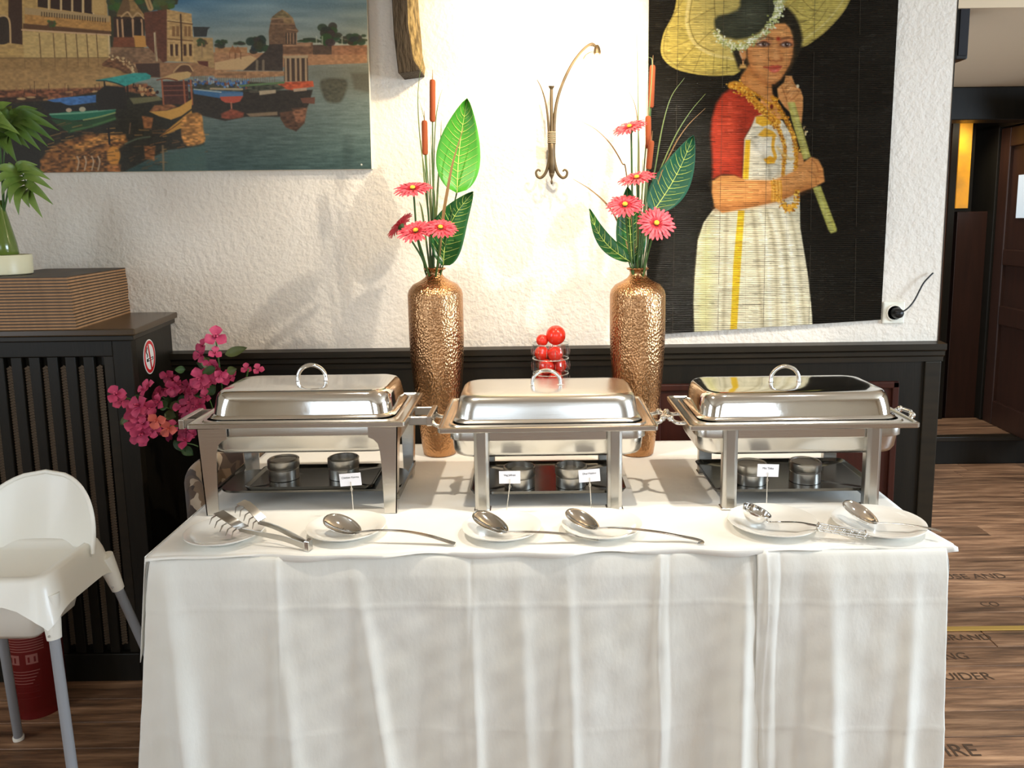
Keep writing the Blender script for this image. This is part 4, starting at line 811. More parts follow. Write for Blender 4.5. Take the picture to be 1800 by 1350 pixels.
# ------------------------------------------------------------------ chafing dishes
ENG = mat('engraving', lin(70,66,58), .5)
def chafing(label, cx, cy, w, d, hr, style, lidm, handle, bail='ring'):
    root = thing('chafing_dish', label, 'chafing dish', (cx, cy, T), 'chafing dishes on the buffet'); c = (cx, cy); z0 = T
    R = lambda ww, dd, r, z: rrect(ww, dd, r, z0+z, 6, c)
    mk('rim', MB().loft([R(w-.004,d-.004,.010,hr-.014), R(w,d,.012,hr-.012), R(w,d,.012,hr-.002), R(w-.006,d-.006,.012,hr), R(w-.016,d-.016,.014,hr), R(w-.022,d-.022,.016,hr-.004), R(w-.050,d-.050,.03,hr-.004), R(w-.056,d-.056,.03,hr), R(w-.07,d-.07,.03,hr), R(w-.074,d-.074,.03,hr-.008)], False, False), M['steel_b'], root, smooth=35)
    mk('water_pan', MB().loft([R(w-.07,d-.06,.035,hr-.004), R(w-.055,d-.055,.04,hr-.012), R(w-.055,d-.055,.04,hr-.042), R(w-.065,d-.065,.045,hr-.046), R(w-.070,d-.070,.05,hr-.078), R(w-.082,d-.082,.05,hr-.090), R(w-.11,d-.11,.045,hr-.096), R(w-.3,d-.28,.02,hr-.096)], False, True), M['steel_b'], root, smooth=50)
    lid = mk('lid', MB().loft([R(w-.076,d-.076,.045,hr-.002), R(w-.072,d-.072,.046,hr+.003), R(w-.078,d-.078,.046,hr+.008), R(w-.088,d-.088,.052,hr+.011), R(w-.092,d-.092,.054,hr+.030), R(w-.100,d-.100,.056,hr+.054), R(w-.108,d-.108,.056,hr+.064), R(w-.124,d-.124,.05,hr+.071), R(w-.146,d-.146,.045,hr+.0735), R(w-.20,d-.19,.03,hr+.0755), R(w-.36,d-.25,.02,hr+.077)], False, True), lidm, root, smooth=38)
    hz_ = z0+hr+.0765; hw = .040; P = []
    for i in range(17):
        a = PI*i/16; P.append((cx-hw*math.cos(a)*(1 if bail == 'arch' else 1.0), cy, hz_+.008+(.034 if bail == 'arch' else .038)*math.sin(a)))
    P = [(cx-hw, cy, hz_-.004)]+P+[(cx+hw, cy, hz_-.004)]
    mk('lid_handle', MB().tube(P, .0052 if bail == 'arch' else .0058, 10), M['chrome'], lid, smooth=60)
    for s in (-1, 1): mk('handle_foot', MB().lathe([(.011,0),(.011,.003),(.007,.006),(.006,.006)], (cx+s*hw, cy, hz_-.004), 16), M['chrome'], lid, smooth=40)
    if style == 'column':
        lx = w/2-.115; ly = d/2-.03
        for sx in (-1, 1):
            for sy in (-1, 1):
                X = cx+sx*lx; Y = cy+sy*ly; e = .020
                sec = [(-e,-.012),(-e*.55,-.019),(e*.55,-.019),(e,-.012),(e,.012),(-e,.012)]
                lg = MB().loft([[V(X+a, Y-sy*0+b*(1 if sy < 0 else -1), z0+z) for a, b in sec] for z in (.0015, hr-.014)])
                mk('leg', lg, M['steel_d'], root, bevel=.0015, seg=1)
                mk('foot_plate', MB().box(X-.023, X+.023, Y-.021, Y+.016, z0+.0006, z0+.005), M['steel_b'], root, bevel=.001, seg=1)
            mk('side_rail', MB().box(cx+sx*lx-.012, cx+sx*lx+.012, cy-ly+.012, cy+ly-.012, z0+.022, z0+.034), M['tray'], root, bevel=.002, seg=1)
        for sy in (-1, 1): mk('crossbar', MB().box(cx-lx+.02, cx+lx-.02, cy+sy*(ly-.002)-.006, cy+sy*(ly-.002)+.006, z0+hr-.046, z0+hr-.016), M['steel_b'], root, bevel=.003)
        tx, ty, tz = lx-.02+.05, ly-.02, .036
        for s in (-1, 1):
            P = spline([(cx+s*a, cy+b-.03, z0+hr+q-.012) for a, b, q in ((w/2-.02,-.052,-.006),(w/2+.014,-.050,-.006),(w/2+.030,-.036,.004),(w/2+.040,-.014,.004),(w/2+.044,0,.004),(w/2+.040,.014,.004),(w/2+.030,.036,.004),(w/2+.014,.050,-.006),(w/2-.02,.052,-.006))], 5)
            h = mk('side_handle', MB().tube(P, .0058, 10), M['chrome'], root, smooth=60)
            for b in (-.036, .036): mk('handle_bead', MB().ball((cx+s*(w/2+.030), cy+b-.03, z0+hr-.008), .0095, 12, 8), M['chrome'], h, smooth=70)
    else:
        for sx in (-1, 1):
            for sy in (-1, 1):
                X = cx+sx*(w/2-.022); Y = cy+sy*(d/2-.018)
                prof = [(0,hr-.013),(.080,hr-.013),(.080,hr-.046),(.066,hr-.052),(.055,hr-.064),(.050,hr-.085),(.047,hr-.13),(.044,.001),(.011,.001)]
                f1 = [V(X-sx*a, Y, z0+z) for a, z in prof]
                g = MB().prism(f1, (0, -sy*.003, 0))
                prof2 = [(0,hr-.013),(.062,hr-.013),(.062,hr-.046),(.045,hr-.06),(.036,hr-.09),(.030,.001),(0,.001)]
                n = 9
                f2 = [V(X+sx*0-sx*(.011*(1-(z-.001)/(hr-.014))), Y-sy*a, z0+z) for a, z in prof2]
                g.prism(f2, (-sx*.003, 0, 0))
                mk('leg', g, M['steel_b'], root)
        tx, ty, tz = w/2-.115, d/2-.085, .048
        for s in (1, -1):
            X = cx+s*(w/2-.006); Y = cy-.02
            zc = z0+hr-.024
            h = mk('side_handle', MB().box(min(X, X+s*.062), max(X, X+s*.062), Y-.062, Y-.050, zc-.012, zc+.012), M['steel_d'], root, bevel=.002, seg=1)
            mk('handle_arm', MB().box(min(X, X+s*.062), max(X, X+s*.062), Y+.050, Y+.062, zc-.012, zc+.012), M['steel_d'], h, bevel=.002, seg=1)
            mk('handle_grip', MB().box(min(X+s*.05, X+s*.066), max(X+s*.05, X+s*.066), Y-.068, Y+.068, zc-.014, zc+.014), M['steel_b'], h, bevel=.003)
        mk('lower_shelf', MB().loft([R(tx*2+.16, ty*2+.0, .05, .040), R(tx*2+.16, ty*2+.0, .05, .046)]), M['tray'], root, smooth=40)
        for sx in (-1, 1):
            mk('shelf_strut', MB().box(cx+sx*(tx+.05)-.01 if sx > 0 else cx-(w/2-.03), cx+(w/2-.03) if sx > 0 else cx-(tx+.05)+.01, cy-.012, cy+.012, z0+.040, z0+.045), M['tray'], root)
            mk('shelf_strut', MB().box(cx+sx*(w/2-.030)-.003, cx+sx*(w/2-.030)+.003, cy-d/2+.03, cy+d/2-.03, z0+.036, z0+.050), M['tray'], root)
    mk('burner_tray', MB().loft([R(tx*2, ty*2, .02, tz), R(tx*2+.012, ty*2+.012, .024, tz+.010), R(tx*2+.004, ty*2+.004, .02, tz+.010), R(tx*2-.010, ty*2-.010, .018, tz+.003), R(.1,.06,.01,tz+.003)], True, True), M['tray'], root, smooth=40)
    if style == 'column': pass
    return root, z0+tz+.003
def burner(label, x, y, z, closed):
    r = .044
    root = thing('fuel_burner', label, 'burner', (x, y, z), 'fuel burners under the chafing dishes')
    mk('can', MB().lathe([(r-.004,.0002),(r-.001,.001),(r-.001,.030),(r-.003,.032),(r-.003,.036)], (x, y, z), 32), M['steel_d'], root, smooth=40)
    if closed: mk('cover', MB().lathe([(r,.034),(r+.001,.036),(r+.001,.056),(r-.002,.059),(r-.006,.0585),(r-.008,.055),(.005,.055)], (x, y, z), 32), M['steel_d'], root, smooth=35)
    else: mk('cover', MB().lathe([(r,.034),(r+.001,.036),(r+.001,.058),(r-.002,.060),(r-.004,.058),(r-.005,.044),(.012,.043),(.010,.040),(.002,.040)], (x, y, z), 32), M['steel_d'], root, smooth=35)
    return root
YF = 2.03
def dish_at(pxl, pxr, pyr, pyf, inset, d):
    yf = at((pxl+pxr)/2, pyf, Z=T).y; yr = yf-inset; a = at(pxl, pyr, Y=yr); b = at(pxr, pyr, Y=yr); return (a.x+b.x)/2, yr+d/2, b.x-a.x, (a.z+b.z)/2-T
D1 = dish_at(324, 711, 744, 905, .018, .36); D2 = dish_at(768, 1158, 751, 899, .011, .36); D3 = dish_at(1212, 1620, 746, 895, .011, .36)
r1, z1 = chafing('steel chafing dish with broad tapered corner legs, left of the other two', D1[0], D1[1], D1[2], .36, D1[3], 'tapered', M['steel'], None)
r2, z2 = chafing('middle chafing dish with square column legs and low arched lid handle, between the vases', D2[0], D2[1], D2[2], .36, D2[3], 'column', M['steel_b'], None, 'arch')
r3, z3 = chafing('mirror bright chafing dish with column legs at the hanging\'s side of the buffet', D3[0], D3[1], D3[2], .36, D3[3], 'column', M['steel'], None)
print('DISHES', D1, D2, D3)
for (px, py, z, cl, lb) in ((492, 848, z1, True, 'dark lidded burner under the tapered-leg dish, on the plant side'), (599, 846, z1, False, 'open burner behind the card under the tapered-leg dish'), (913, 863, z2, False, 'open burner behind the left card under the middle dish'), (1005, 861, z2, False, 'open burner under the middle dish, on its hanging side'), (1326, 856, z3, True, 'capped burner half hidden by card and column leg of the mirror bright dish'), (1423, 853, z3, True, 'capped burner in full view under the mirror bright dish')):
    p = at(px, py, Z=z); burner(lb, p.x, p.y+.041, z, cl)

# ------------------------------------------------------------------ plates and serving tools
def plate(px, py, r, label):
    p = at(px, py, Z=T+.01)
    o = mk('plate', MB().lathe([(r*.55,0),(r*.60,.001),(r*.62,.004),(r*.85,.012),(r,.019),(r*1.0,.0215),(r*.97,.0215),(r*.80,.016),(r*.66,.009),(r*.3,.008),(.001,.008)], (p.x, p.y, T+.0006), 56), M['china'], None, smooth=45)
    pivot(o, (p.x, p.y, T)); tag(o, label, 'plate', 'small white plates under the serving tools'); return p
plate(396, 938, .098, 'small white plate under the pair of tongs')
plate(609, 930, .100, 'small white plate under the spoon beside the tongs')
plate(882, 930, .100, 'small white plate under the spoon in front of the middle dish\'s left leg')
plate(1058, 926, .102, 'small white plate under the spoon in front of the middle dish\'s right leg')
plate(1358, 920, .112, 'small white plate under the ladle')
plate(1544, 922, .112, 'small white plate at the table corner under the patterned spoon')
def A(px, py, z): return at(px, py, Z=T+z)
def strip(mb, pts, ws, th, side=None):
    """flat bar following 3-D points, widths ws, thickness th"""
    P = [Vector(p) for p in pts]; n = len(P); rings = []
    for i in range(n):
        t = (P[min(i+1, n-1)]-P[max(i-1, 0)]).normalized(); s = Vector(side) if side else t.cross(V(0,0,1)); s = (s-t*s.dot(t)).normalized(); u = s.cross(t)
        w_ = ws[i] if isinstance(ws, (list, tuple)) else ws
        rings.append([P[i]+s*w_/2+u*th/2, P[i]-s*w_/2+u*th/2, P[i]-s*w_/2-u*th/2, P[i]+s*w_/2-u*th/2])
    return mb.loft(rings)
def spoon(name, label, tip, neck, path, bw, depth, n=(0, -.35, .95), hw=(.008, .013), m=None, fancy=False, cat='spoon'):
    m = m or M['chrome']; tip = A(*tip); neck = A(*neck)
    root = thing(name, label, cat, (tip.x, tip.y, T+.02), 'serving tools on the small plates')
    ax = (neck-tip); L = ax.length/2; ax.normalize(); c = (tip+neck)/2; nn = Vector(n); nn = (nn-ax*nn.dot(ax)).normalized(); sd = ax.cross(nn)
    def fn(u, v):
        a = 2*PI*u; r = v; x = math.cos(a)*r; y = math.sin(a)*r; wv = 1-.18*x
        return c+ax*(L*x)+sd*(bw/2*y*wv)-nn*(depth*(1-r*r)**.9)
    mb = MB().grid(fn, 36, 9)
    b = mk('bowl', mb, m, root, smooth=80, fixn=True); md = b.modifiers.new('s', 'SOLIDIFY'); md.thickness = .0014; md.offset = 0
    if fancy:
        for k in (-1, 0, 1):
            mk('flute', MB().tube([fn(0, .0)+sd*(k*bw*.18)+ax*(L*t)-nn*(.0012+depth*(-.0+ (t*t*.9)*-1)) for t in (-.6, -.3, 0, .3, .6)], .0014, 6), m, b, smooth=60)
    P = [neck-ax*.004]+[A(*q) for q in path]; P = spline(P, 6); k = len(P); ws = [hw[0]+(hw[1]-hw[0])*(i/(k-1))**1.5 for i in range(k)]
    mk('handle', strip(MB(), P, ws, .0024), M['steel_b'], root, bevel=.0008, seg=1)
    return root
spoon('serving_spoon', 'steel serving spoon with brass-tinted handle beside the tongs', (571, 908, .050), (634, 936, .026), [(668, 932, .034), (712, 934, .032), (755, 942, .022), (800, 956, .004)], .056, .014, hw=(.008, .017))
spoon('serving_spoon', 'steel serving spoon lying in front of the middle dish\'s left leg', (834, 900, .048), (893, 936, .028), [(930, 935, .031), (985, 938, .024), (1052, 949, .006)], .052, .014, m=M['steel'], hw=(.008, .016))
spoon('serving_spoon', 'long steel serving spoon in front of the middle dish\'s right leg, hooked handle end', (997, 896, .050), (1052, 930, .028), [(1090, 928, .034), (1150, 934, .028), (1200, 943, .014), (1230, 950, .008), (1232, 957, .002)], .050, .014, m=M['steel'], hw=(.008, .016))
spoon('serving_spoon', 'fluted shiny serving spoon whose handle sticks out over the table corner', (1484, 880, .060), (1543, 921, .030), [(1580, 921, .032), (1620, 926, .030), (1655, 933, .030)], .050, .016, fancy=True, hw=(.005, .010))
# ladle
lc = A(1331, 897, .052)
ld = thing('soup_ladle', 'round steel ladle with wire grip on the plate before the mirror bright dish', 'ladle', (lc.x, lc.y, T+.02), 'serving tools on the small plates')
nn = V(.35, -.05, .9).normalized(); q_ = V(0,0,1).rotation_difference(nn); rl = .034
o = mk('bowl', MB().lathe([(rl*math.sin(a), -rl*math.cos(a)) for a in [PI*.5*i/9 for i in range(1, 10)]]+[(rl+.003, .001)], lc, 32, True, False, ax=nn), M['chrome'], ld, smooth=60); md = o.modifiers.new('s', 'SOLIDIFY'); md.thickness = .0013
P = spline([lc+q_ @ V(rl*.9, 0, -.004), A(1348, 917, .030), A(1372, 918, .034), A(1405, 919, .036), A(1440, 925, .034)], 6)
mk('shaft', strip(MB(), P, .008, .003), M['chrome'], ld, bevel=.001, seg=1)
g0, g1 = A(1438, 926, .034), A(1520, 940, .020); ax = (g1-g0).normalized(); up_ = V(0,0,1); up_ = (up_-ax*up_.dot(ax)).normalized(); sd = ax.cross(up_); gb = MB()
for s in (-1, 1): gb.tube([g0+up_*.0*s+sd*s*.010, g1+sd*s*.010], .0018, 8); gb.tube([g0+up_*.009*s, g1+up_*.009*s], .0018, 8)
n_ = 60; gb.tube([g0.lerp(g1, i/n_)+sd*.009*math.cos(i/n_*2*PI*6)+up_*.008*math.sin(i/n_*2*PI*6) for i in range(n_+1)], .0012, 6)
for p in (g0, g1): gb.tube([p+sd*.011*math.cos(a)+up_*.010*math.sin(a) for a in [2*PI*i/16 for i in range(17)]], .002, 6)
mk('wire_grip', gb, M['steel'], ld, smooth=60)
mk('hanging_loop', MB().tube([g1+ax*(.010-.010*math.cos(a))+sd*.005*math.sin(a) for a in [2*PI*i/14 for i in range(15)]], .0018, 6), M['chrome'], ld, smooth=60)
# tongs
tg = thing('serving_tongs', 'open pair of steel tongs with comb-shaped heads on a plate', 'tongs', A(450, 930, .02), 'serving tools on the small plates')
def C7(x, y, z): return at(300+x/3.4615, 860+y/3.4615, Z=T+z)
jn = C7(830, 335, .012)
def tarm(pts, ws): return mk('arm', strip(MB(), spline(pts, 6), ws, .0022, side=(0, -.25, 1)), M['steel_d'], tg, bevel=.0008, seg=1)
tarm([C7(825, 330, .018), C7(720, 270, .036), C7(620, 225, .046), C7(530, 200, .054)], m_(19, .022, .012))
tarm([C7(825, 350, .012), C7(700, 305, .022), C7(560, 275, .030), C7(415, 245, .034)], m_(19, .020, .012))
mk('hinge', MB().obox(C7(838, 338, .014), (.006, -.002, 0), (.003, .010, 0), (0, 0, .013)), M['steel_b'], tg, bevel=.002)
def head(pts, tips, zs):
    g = MB(); B_ = [C7(*p) for p in pts]; back = B_
    Tp = [C7(*p) for p in tips]
    n = len(back); g.loft([[b+V(0,0,.0012), b-V(0,0,.0012), b+zs-V(0,0,.0012), b+zs+V(0,0,.0012)] for b in back])
    for k, tpt in enumerate(Tp):
        f = (k+.5)/len(Tp)*(n-1); i = int(f); b = back[i].lerp(back[min(i+1, n-1)], f-i)
        g.tube([b, b.lerp(tpt, .45)+V(-.003, 0, .004), tpt], [.0042, .0036, .0016], 6, flat=.45)
    return mk('comb_head', g, M['steel_d'], tg, smooth=50)
head([(262, 150, .062), (300, 175, .060), (345, 205, .056), (385, 232, .046), (415, 245, .038)], [(236, 214, .040), (268, 235, .034), (300, 258, .028), (334, 282, .022), (370, 300, .018)], V(.020, .012, .004))
head([(402, 92, .086), (440, 105, .082), (480, 140, .074), (510, 175, .064), (535, 200, .056)], [(392, 146, .066), (420, 168, .058), (445, 192, .050), (470, 218, .044), (498, 240, .038)], V(.014, .014, .006))
# dish labels on picks
def card(px, py, bx, by, s, tilt, label, tw):
    b = at(bx, by, Z=T+.002); c = at(px, py, Y=b.y); root = thing('name_card', label, 'sign', (b.x, b.y, T), 'name cards on steel picks')
    R_ = Matrix.Rotation(math.radians(tilt), 4, 'Y'); mx = Matrix.Translation(c) @ R_ @ Matrix.Rotation(PI/2, 4, 'X')
    w2, h2 = .0285, .0172; g = MB().hexa([mx @ V(x, y, z) for z in (-.0004, .0004) for x, y in ((-w2,-h2),(w2,-h2),(w2,h2),(-w2,h2))])
    cd_ = mk('card', g, M['card'], root)
    text('lettering', s, tw, M['ink'], mx @ Matrix.Translation((0, .006, .0006)), cd_)
    lo = mx @ V(0, -h2-.002, -.002); lo2 = mx @ V(0, -h2*.3, .0012)
    mk('pick', MB().tube([(b.x, b.y, T+.004), lo, mx @ V(0, -h2, .0014), lo2], .0013, 8), M['steel'], root, smooth=60)
    mk('clip', MB().tube([lo+V(.003*math.cos(a), 0, -.008+.004*math.sin(a)) for a in [2*PI*i/12 for i in range(13)]], .0008, 6), M['steel'], root, smooth=60)
    mk('base', MB().lathe([(.014,0),(.014,.002),(.004,.005),(.002,.006)], (b.x, b.y, T+.0004), 20), M['glass'], root, smooth=40)
card(616, 843, 622, 909, 'Chicken Korma', -4, 'white card on a pick in front of the tapered-leg dish', .0072)
card(896, 839, 890, 903, 'Veg Jalfrezi', 0, 'white card on a pick at the middle dish\'s left leg', .0072)
card(1036, 836, 1040, 901, 'Dhal Makhni', -4, 'tilted white card on a pick at the middle dish\'s right leg', .0072)
card(1350, 827, 1347, 897, 'Mix Tikka', 2, 'white card on a pick behind the ladle', .0076)
# ------------------------------------------------------------------ vases and bouquets
def vase(px, label):
    p = at(px, 806, Z=T); y = p.y+.062; x = at(px, 640, Y=y).x
    zt = at(px, 472, Y=y).z-T; R0 = .091
    root = thing('floor_vase', label, 'vase', (x, y, T), 'hammered bronze vases')
    pr = [(.052,.0005),(.056,.004),(.060,.03),(.070,.12),(.080,.22),(.088,.32),(R0,.40),(R0,zt-.085),(R0-.004,zt-.070),(R0-.018,zt-.052),(R0-.042,zt-.040),(.034,zt-.030),(.026,zt-.020),(.025,zt-.012),(.030,zt-.003),(.034,zt),(.031,zt+.001),(.022,zt-.012),(.020,zt-.04)]
    P2 = []
    for (r0, z0_), (r1_, z1_) in zip(pr, pr[1:]):
        P2 += [(r0, z0_)]
    mk('body', MB().lathe(P2+[pr[-1]], (x, y, T), 64, True, True), M['bronze'], root, smooth=60)
    mk('lip', MB().lathe([(.033+.0035*math.cos(a), zt+.0035*math.sin(a)) for a in [i*PI/4 for i in range(9)]], (x, y, T), 40, False, False), M['bronze'], root, smooth=60)
    return x, y, T+zt
VA = vase(769, 'hammered bronze vase between the tapered-leg dish and the middle dish')
VB = vase(1120, 'hammered bronze vase between the middle dish and the mirror bright dish')
print('VASE', VA, VB)
def frame(n):
    n = Vector(n).normalized(); a = n.cross(V(0,0,1)); a = a.normalized() if a.length > .01 else V(1,0,0); return n, a, n.cross(a)
def gerbera(c, n, R, neck, label, grp, seed, col='petal', bend=(0,0,0)):
    rr = random.Random(seed); n, a, b = frame(n); c = Vector(c); root = thing('gerbera', label, 'flower', neck, grp)
    def ring(cnt, R0, lift, wid, m, off):
        g = MB()
        for k in range(cnt):
            t = 2*PI*(k+off)/cnt+rr.uniform(-.06, .06); d = a*math.cos(t)+b*math.sin(t); s = n.cross(d); L = R0*rr.uniform(.92, 1.05); rows = []
            for (f, w_, h) in ((.16,.25,.0),(.45,.8,lift*.6),(.75,1,lift*.7),(.93,.75,lift*.4),(1.0,.25,lift*.2)):
                q = c+d*(L*f)+n*(h*R0+rr.uniform(-.02,.02)*R0); rows.append([q-s*wid*w_/2*R0+n*.03*R0, q, q+s*wid*w_/2*R0+n*.03*R0])
            g.loft(rows, closed=False)
        return mk('petals', g, m, root, smooth=80, fixn=False, kind='stuff')
    ring(24, R, .10, .175, M[col], 0); ring(20, R*.84, .22, .17, M[col], .5); ring(16, R*.46, .34, .16, M['petal_d'], .2)
    mk('disc', MB().lathe([(R*.13,0),(R*.135,R*.05),(R*.10,R*.09),(R*.04,R*.06),(.0005,R*.03)], c+n*R*.13, 18, ax=n), M['disc'], root, smooth=60)
    mk('calyx', MB().lathe([(R*.05,-R*.32),(R*.16,-R*.18),(R*.22,-.002),(R*.20,.002)], c, 12, ax=n), M['stem'], root, smooth=60)
    e = c-n*R*.3; nk = Vector(neck); P = spline([e, e.lerp(nk, .4)-n*.03+Vector(bend), e.lerp(nk, .8)+Vector(bend)*.4, nk], 6)
    mk('stem', MB().tube(P, .0032, 8), M['stem'], root, smooth=60)
def cattail(top, bot, neck, label, grp):
    top, bot, nk = Vector(top), Vector(bot), Vector(neck); root = thing('cattail', label, 'dried flower', neck, grp); ax = (top-bot); L = ax.length; r = .0095
    mk('head', MB().lathe([(.002,0),(r*.8,.002),(r,.008),(r,L-.008),(r*.8,L-.002),(.002,L)], bot, 20, ax=ax.normalized()), M['cattail'], root, smooth=50)
    mk('tip', MB().tube([top, top+ax.normalized()*.03], [.0016, .0006], 6), M['dry_grass'], root, smooth=60)
    mk('stem', MB().tube(spline([bot, bot.lerp(nk, .5)+V(0,-.004,0), nk], 6), .0022, 8), M['stem'], root, smooth=60)
def leaf(base, tip, W_, n, m, neck, label, grp, bend=0, k=9, fold=.12, root=None, side_bias=1.0, veins=True, wave=.0):
    base, tip = Vector(base), Vector(tip); ax = tip-base; L = ax.length; ax.normalize(); n = Vector(n); n = (n-ax*n.dot(ax)).normalized(); s = ax.cross(n)
    if root is None: root = thing('broad_leaf', label, 'leaf', neck, grp)
    def mid(t): return base+ax*(L*t)+s*(bend*L*math.sin(PI*t))+n*(-.06*L*math.sin(PI*t))
    def wd(t): return W_*(math.sin(PI*min(1, t**.72))**.75)*(1-.12*t) if 0 < t < 1 else .0008
    def fn(u, v):
        x = (u-.5)*2; t = v; w_ = wd(t)/2*(side_bias if x > 0 else 2-side_bias); return mid(t)+s*(x*w_)+n*(abs(x)**1.3*fold*W_+wave*W_*math.sin(t*17)*x*x)
    o = mk('blade', MB().grid(fn, 10, 24), m, root, smooth=80, fixn=False); md = o.modifiers.new('s', 'SOLIDIFY'); md.thickness = .0006; md.offset = 0
    if veins:
        g = MB().tube([mid(t/14)+n*.0012 for t in range(15)], [.0016-.0011*t/14 for t in range(15)], 6)
        for i in range(k):
            for sx in (-1, 1):
                t0 = .06+.84*i/k; P = [fn(.5+sx*.5*f, min(.985, t0+.17*f**1.2*(1-.35*t0)))+n*.0013 for f in (0, .25, .5, .72, .88)]; g.tube(P, [.0010, .0009, .0007, .0005, .0003], 5)
                t1 = t0+.05; P = [fn(.5+sx*.5*f, min(.985, t1+.10*f))+n*.0013 for f in (.12, .3, .45)]; g.tube(P, .0004, 4)
        mk('veins', g, M['vein'], o, smooth=60)
    if neck is not None:
        nk = Vector(neck); mk('stem', MB().tube(spline([mid(0.02), base.lerp(nk, .5)+V(0,-.006,0), nk], 5), .0024, 8), M['stem'], root, smooth=60)
    return root
def blade(pts, w0, m, neck, label, grp, name='grass_blade'):
    P = spline(pts+[neck], 6); k = len(P); root = strip(MB(), P, [w0*(.15+.85*min(1, i/k*2.2)) for i in range(k)], .0009, side=(1, .1, 0)); o = mk(name, root, m, None, smooth=60); pivot(o, neck); tag(o, label, 'grass', grp); return o
def NK(v, dx, dy=0, dz=-.05): return V(v[0]+dx, v[1]+dy, v[2]+dz)
def K(x, y, Y): return at(640+x/3, 80+y/3, Y=Y)
def LM(v):       # line up a lip point under a pixel
    return v
g1 = 'bouquet in the vase beside the tapered-leg dish'; g2 = 'bouquet in the vase in front of the reed hanging'
ya = VA[1]
gerbera(K(258, 762, ya-.07), (-.05, -.42, .9), .062, NK(VA, -.012), 'pink gerbera topmost of the four in the vase near the lake picture', g1, 1, bend=(-.015,0,0))
gerbera(K(275, 985, ya-.11), (-.12, -.55, .82), .060, NK(VA, -.010, -.006), 'pink gerbera facing forward, lowest in the vase near the lake picture', g1, 2)
gerbera(K(402, 968, ya-.12), (.12, -.50, .85), .057, NK(VA, .002, -.010), 'pink gerbera in front of the dark leaf base, near the lake picture', g1, 3)
gerbera(K(192, 952, ya-.03), (-.72, .15, .66), .056, NK(VA, -.014, .006), 'dark pink gerbera turned away to the side, seen from behind', g1, 4, col='petal_d')
cattail(K(361, 178, ya), K(361, 404, ya), NK(VA, -.004), 'taller brown cattail in the vase near the lake picture', g1)
cattail(K(318, 394, ya-.02), K(322, 578, ya-.02), NK(VA, -.008), 'shorter brown cattail in the vase near the lake picture', g1)
leaf(K(490, 778, ya), K(545, 282, ya), .150, (.05, -1, .12), M['leaf_l'], NK(VA, .006), 'large bright green veined leaf lit from above', g1, bend=-.03, k=10)
leaf(K(418, 1160, ya-.02), K(580, 772, ya-.02), .125, (-.2, -1, .1), M['leaf_d'], NK(VA, .010), 'dark green veined leaf below the bright green one', g1, bend=-.14, k=9, side_bias=1.1)
blade([K(525, 432, ya-.03), K(470, 610, ya-.04), K(435, 790, ya-.04), K(415, 920, ya-.03)], .010, M['dry_grass'], NK(VA, .004, -.004), 'reddish brown dry blade crossing the bright leaf', g1)
gl = 'thin green grass blade in the vase near the lake picture'
for P in ([(322, 20), (290, 180), (284, 320), (298, 520), (330, 760)], [(285, 270), (318, 400), (330, 620), (345, 820)], [(412, 232), (392, 300), (375, 430), (368, 700)], [(408, 395), (400, 560), (388, 760), (380, 900)], [(352, 470), (362, 700), (372, 900)], [(300, 500), (318, 720), (340, 900)], [(345, 560), (350, 760), (360, 960)], [(290, 820), (310, 900)]):
    blade([K(x, y, ya+.01) for x, y in P], .0065 if P[0][1] > 390 else .0035, M['grass'], NK(VA, random.uniform(-.014, .008), random.uniform(-.004, .012)), gl, 'grass blades near the lake picture')
yb = VB[1]
gerbera(K(1402, 437, yb-.05), (-.30, -.40, .85), .056, NK(VB, -.006), 'pink gerbera topmost of the four before the reed hanging', g2, 11, bend=(-.01,0,0))
gerbera(K(1440, 706, yb-.08), (-.22, -.34, .9), .060, NK(VB, -.002, -.006), 'pink gerbera second from the top before the reed hanging', g2, 12)
gerbera(K(1376, 848, yb-.11), (-.08, -.60, .8), .060, NK(VB, -.010, -.006), 'pink gerbera with yellow centre just above the dark leaves, reed hanging side', g2, 13)
gerbera(K(1540, 942, yb-.12), (.05, -.86, .5), .060, NK(VB, .010, -.010), 'deep pink gerbera facing forward beneath the teal leaf', g2, 14)
cattail(K(1522, 102, yb+.03), K(1512, 330, yb+.03), NK(VB, .004), 'tallest brown cattail against the reed hanging', g2)
cattail(K(1498, 370, yb+.01), K(1500, 545, yb+.01), NK(VB, .000), 'middle brown cattail against the reed hanging', g2)
cattail(K(1516, 500, yb-.02), K(1500, 655, yb-.02), NK(VB, .006), 'lowest brown cattail against the reed hanging', g2)
leaf(K(1520, 880, yb), K(1736, 478, yb), .120, (-.1, -1, .15), M['leaf_t'], NK(VB, .010), 'large teal green leaf in front of the reed hanging', g2, bend=.04, k=9)
leaf(K(1402, 1140, yb-.02), K(1185, 862, yb-.03), .058, (.2, -.9, .3), M['leaf_d'], NK(VB, -.012), 'dark leaf reaching out to the sconce side', g2, bend=-.10, k=6)
leaf(K(1412, 1150, yb), K(1385, 745, yb), .105, (.1, -1, .1), M['leaf_d'], NK(VB, -.008), 'dark veined upright leaf behind the gerberas, reed hanging side', g2, bend=.02, k=8)
gl = 'thin grass blade in the vase before the reed hanging'
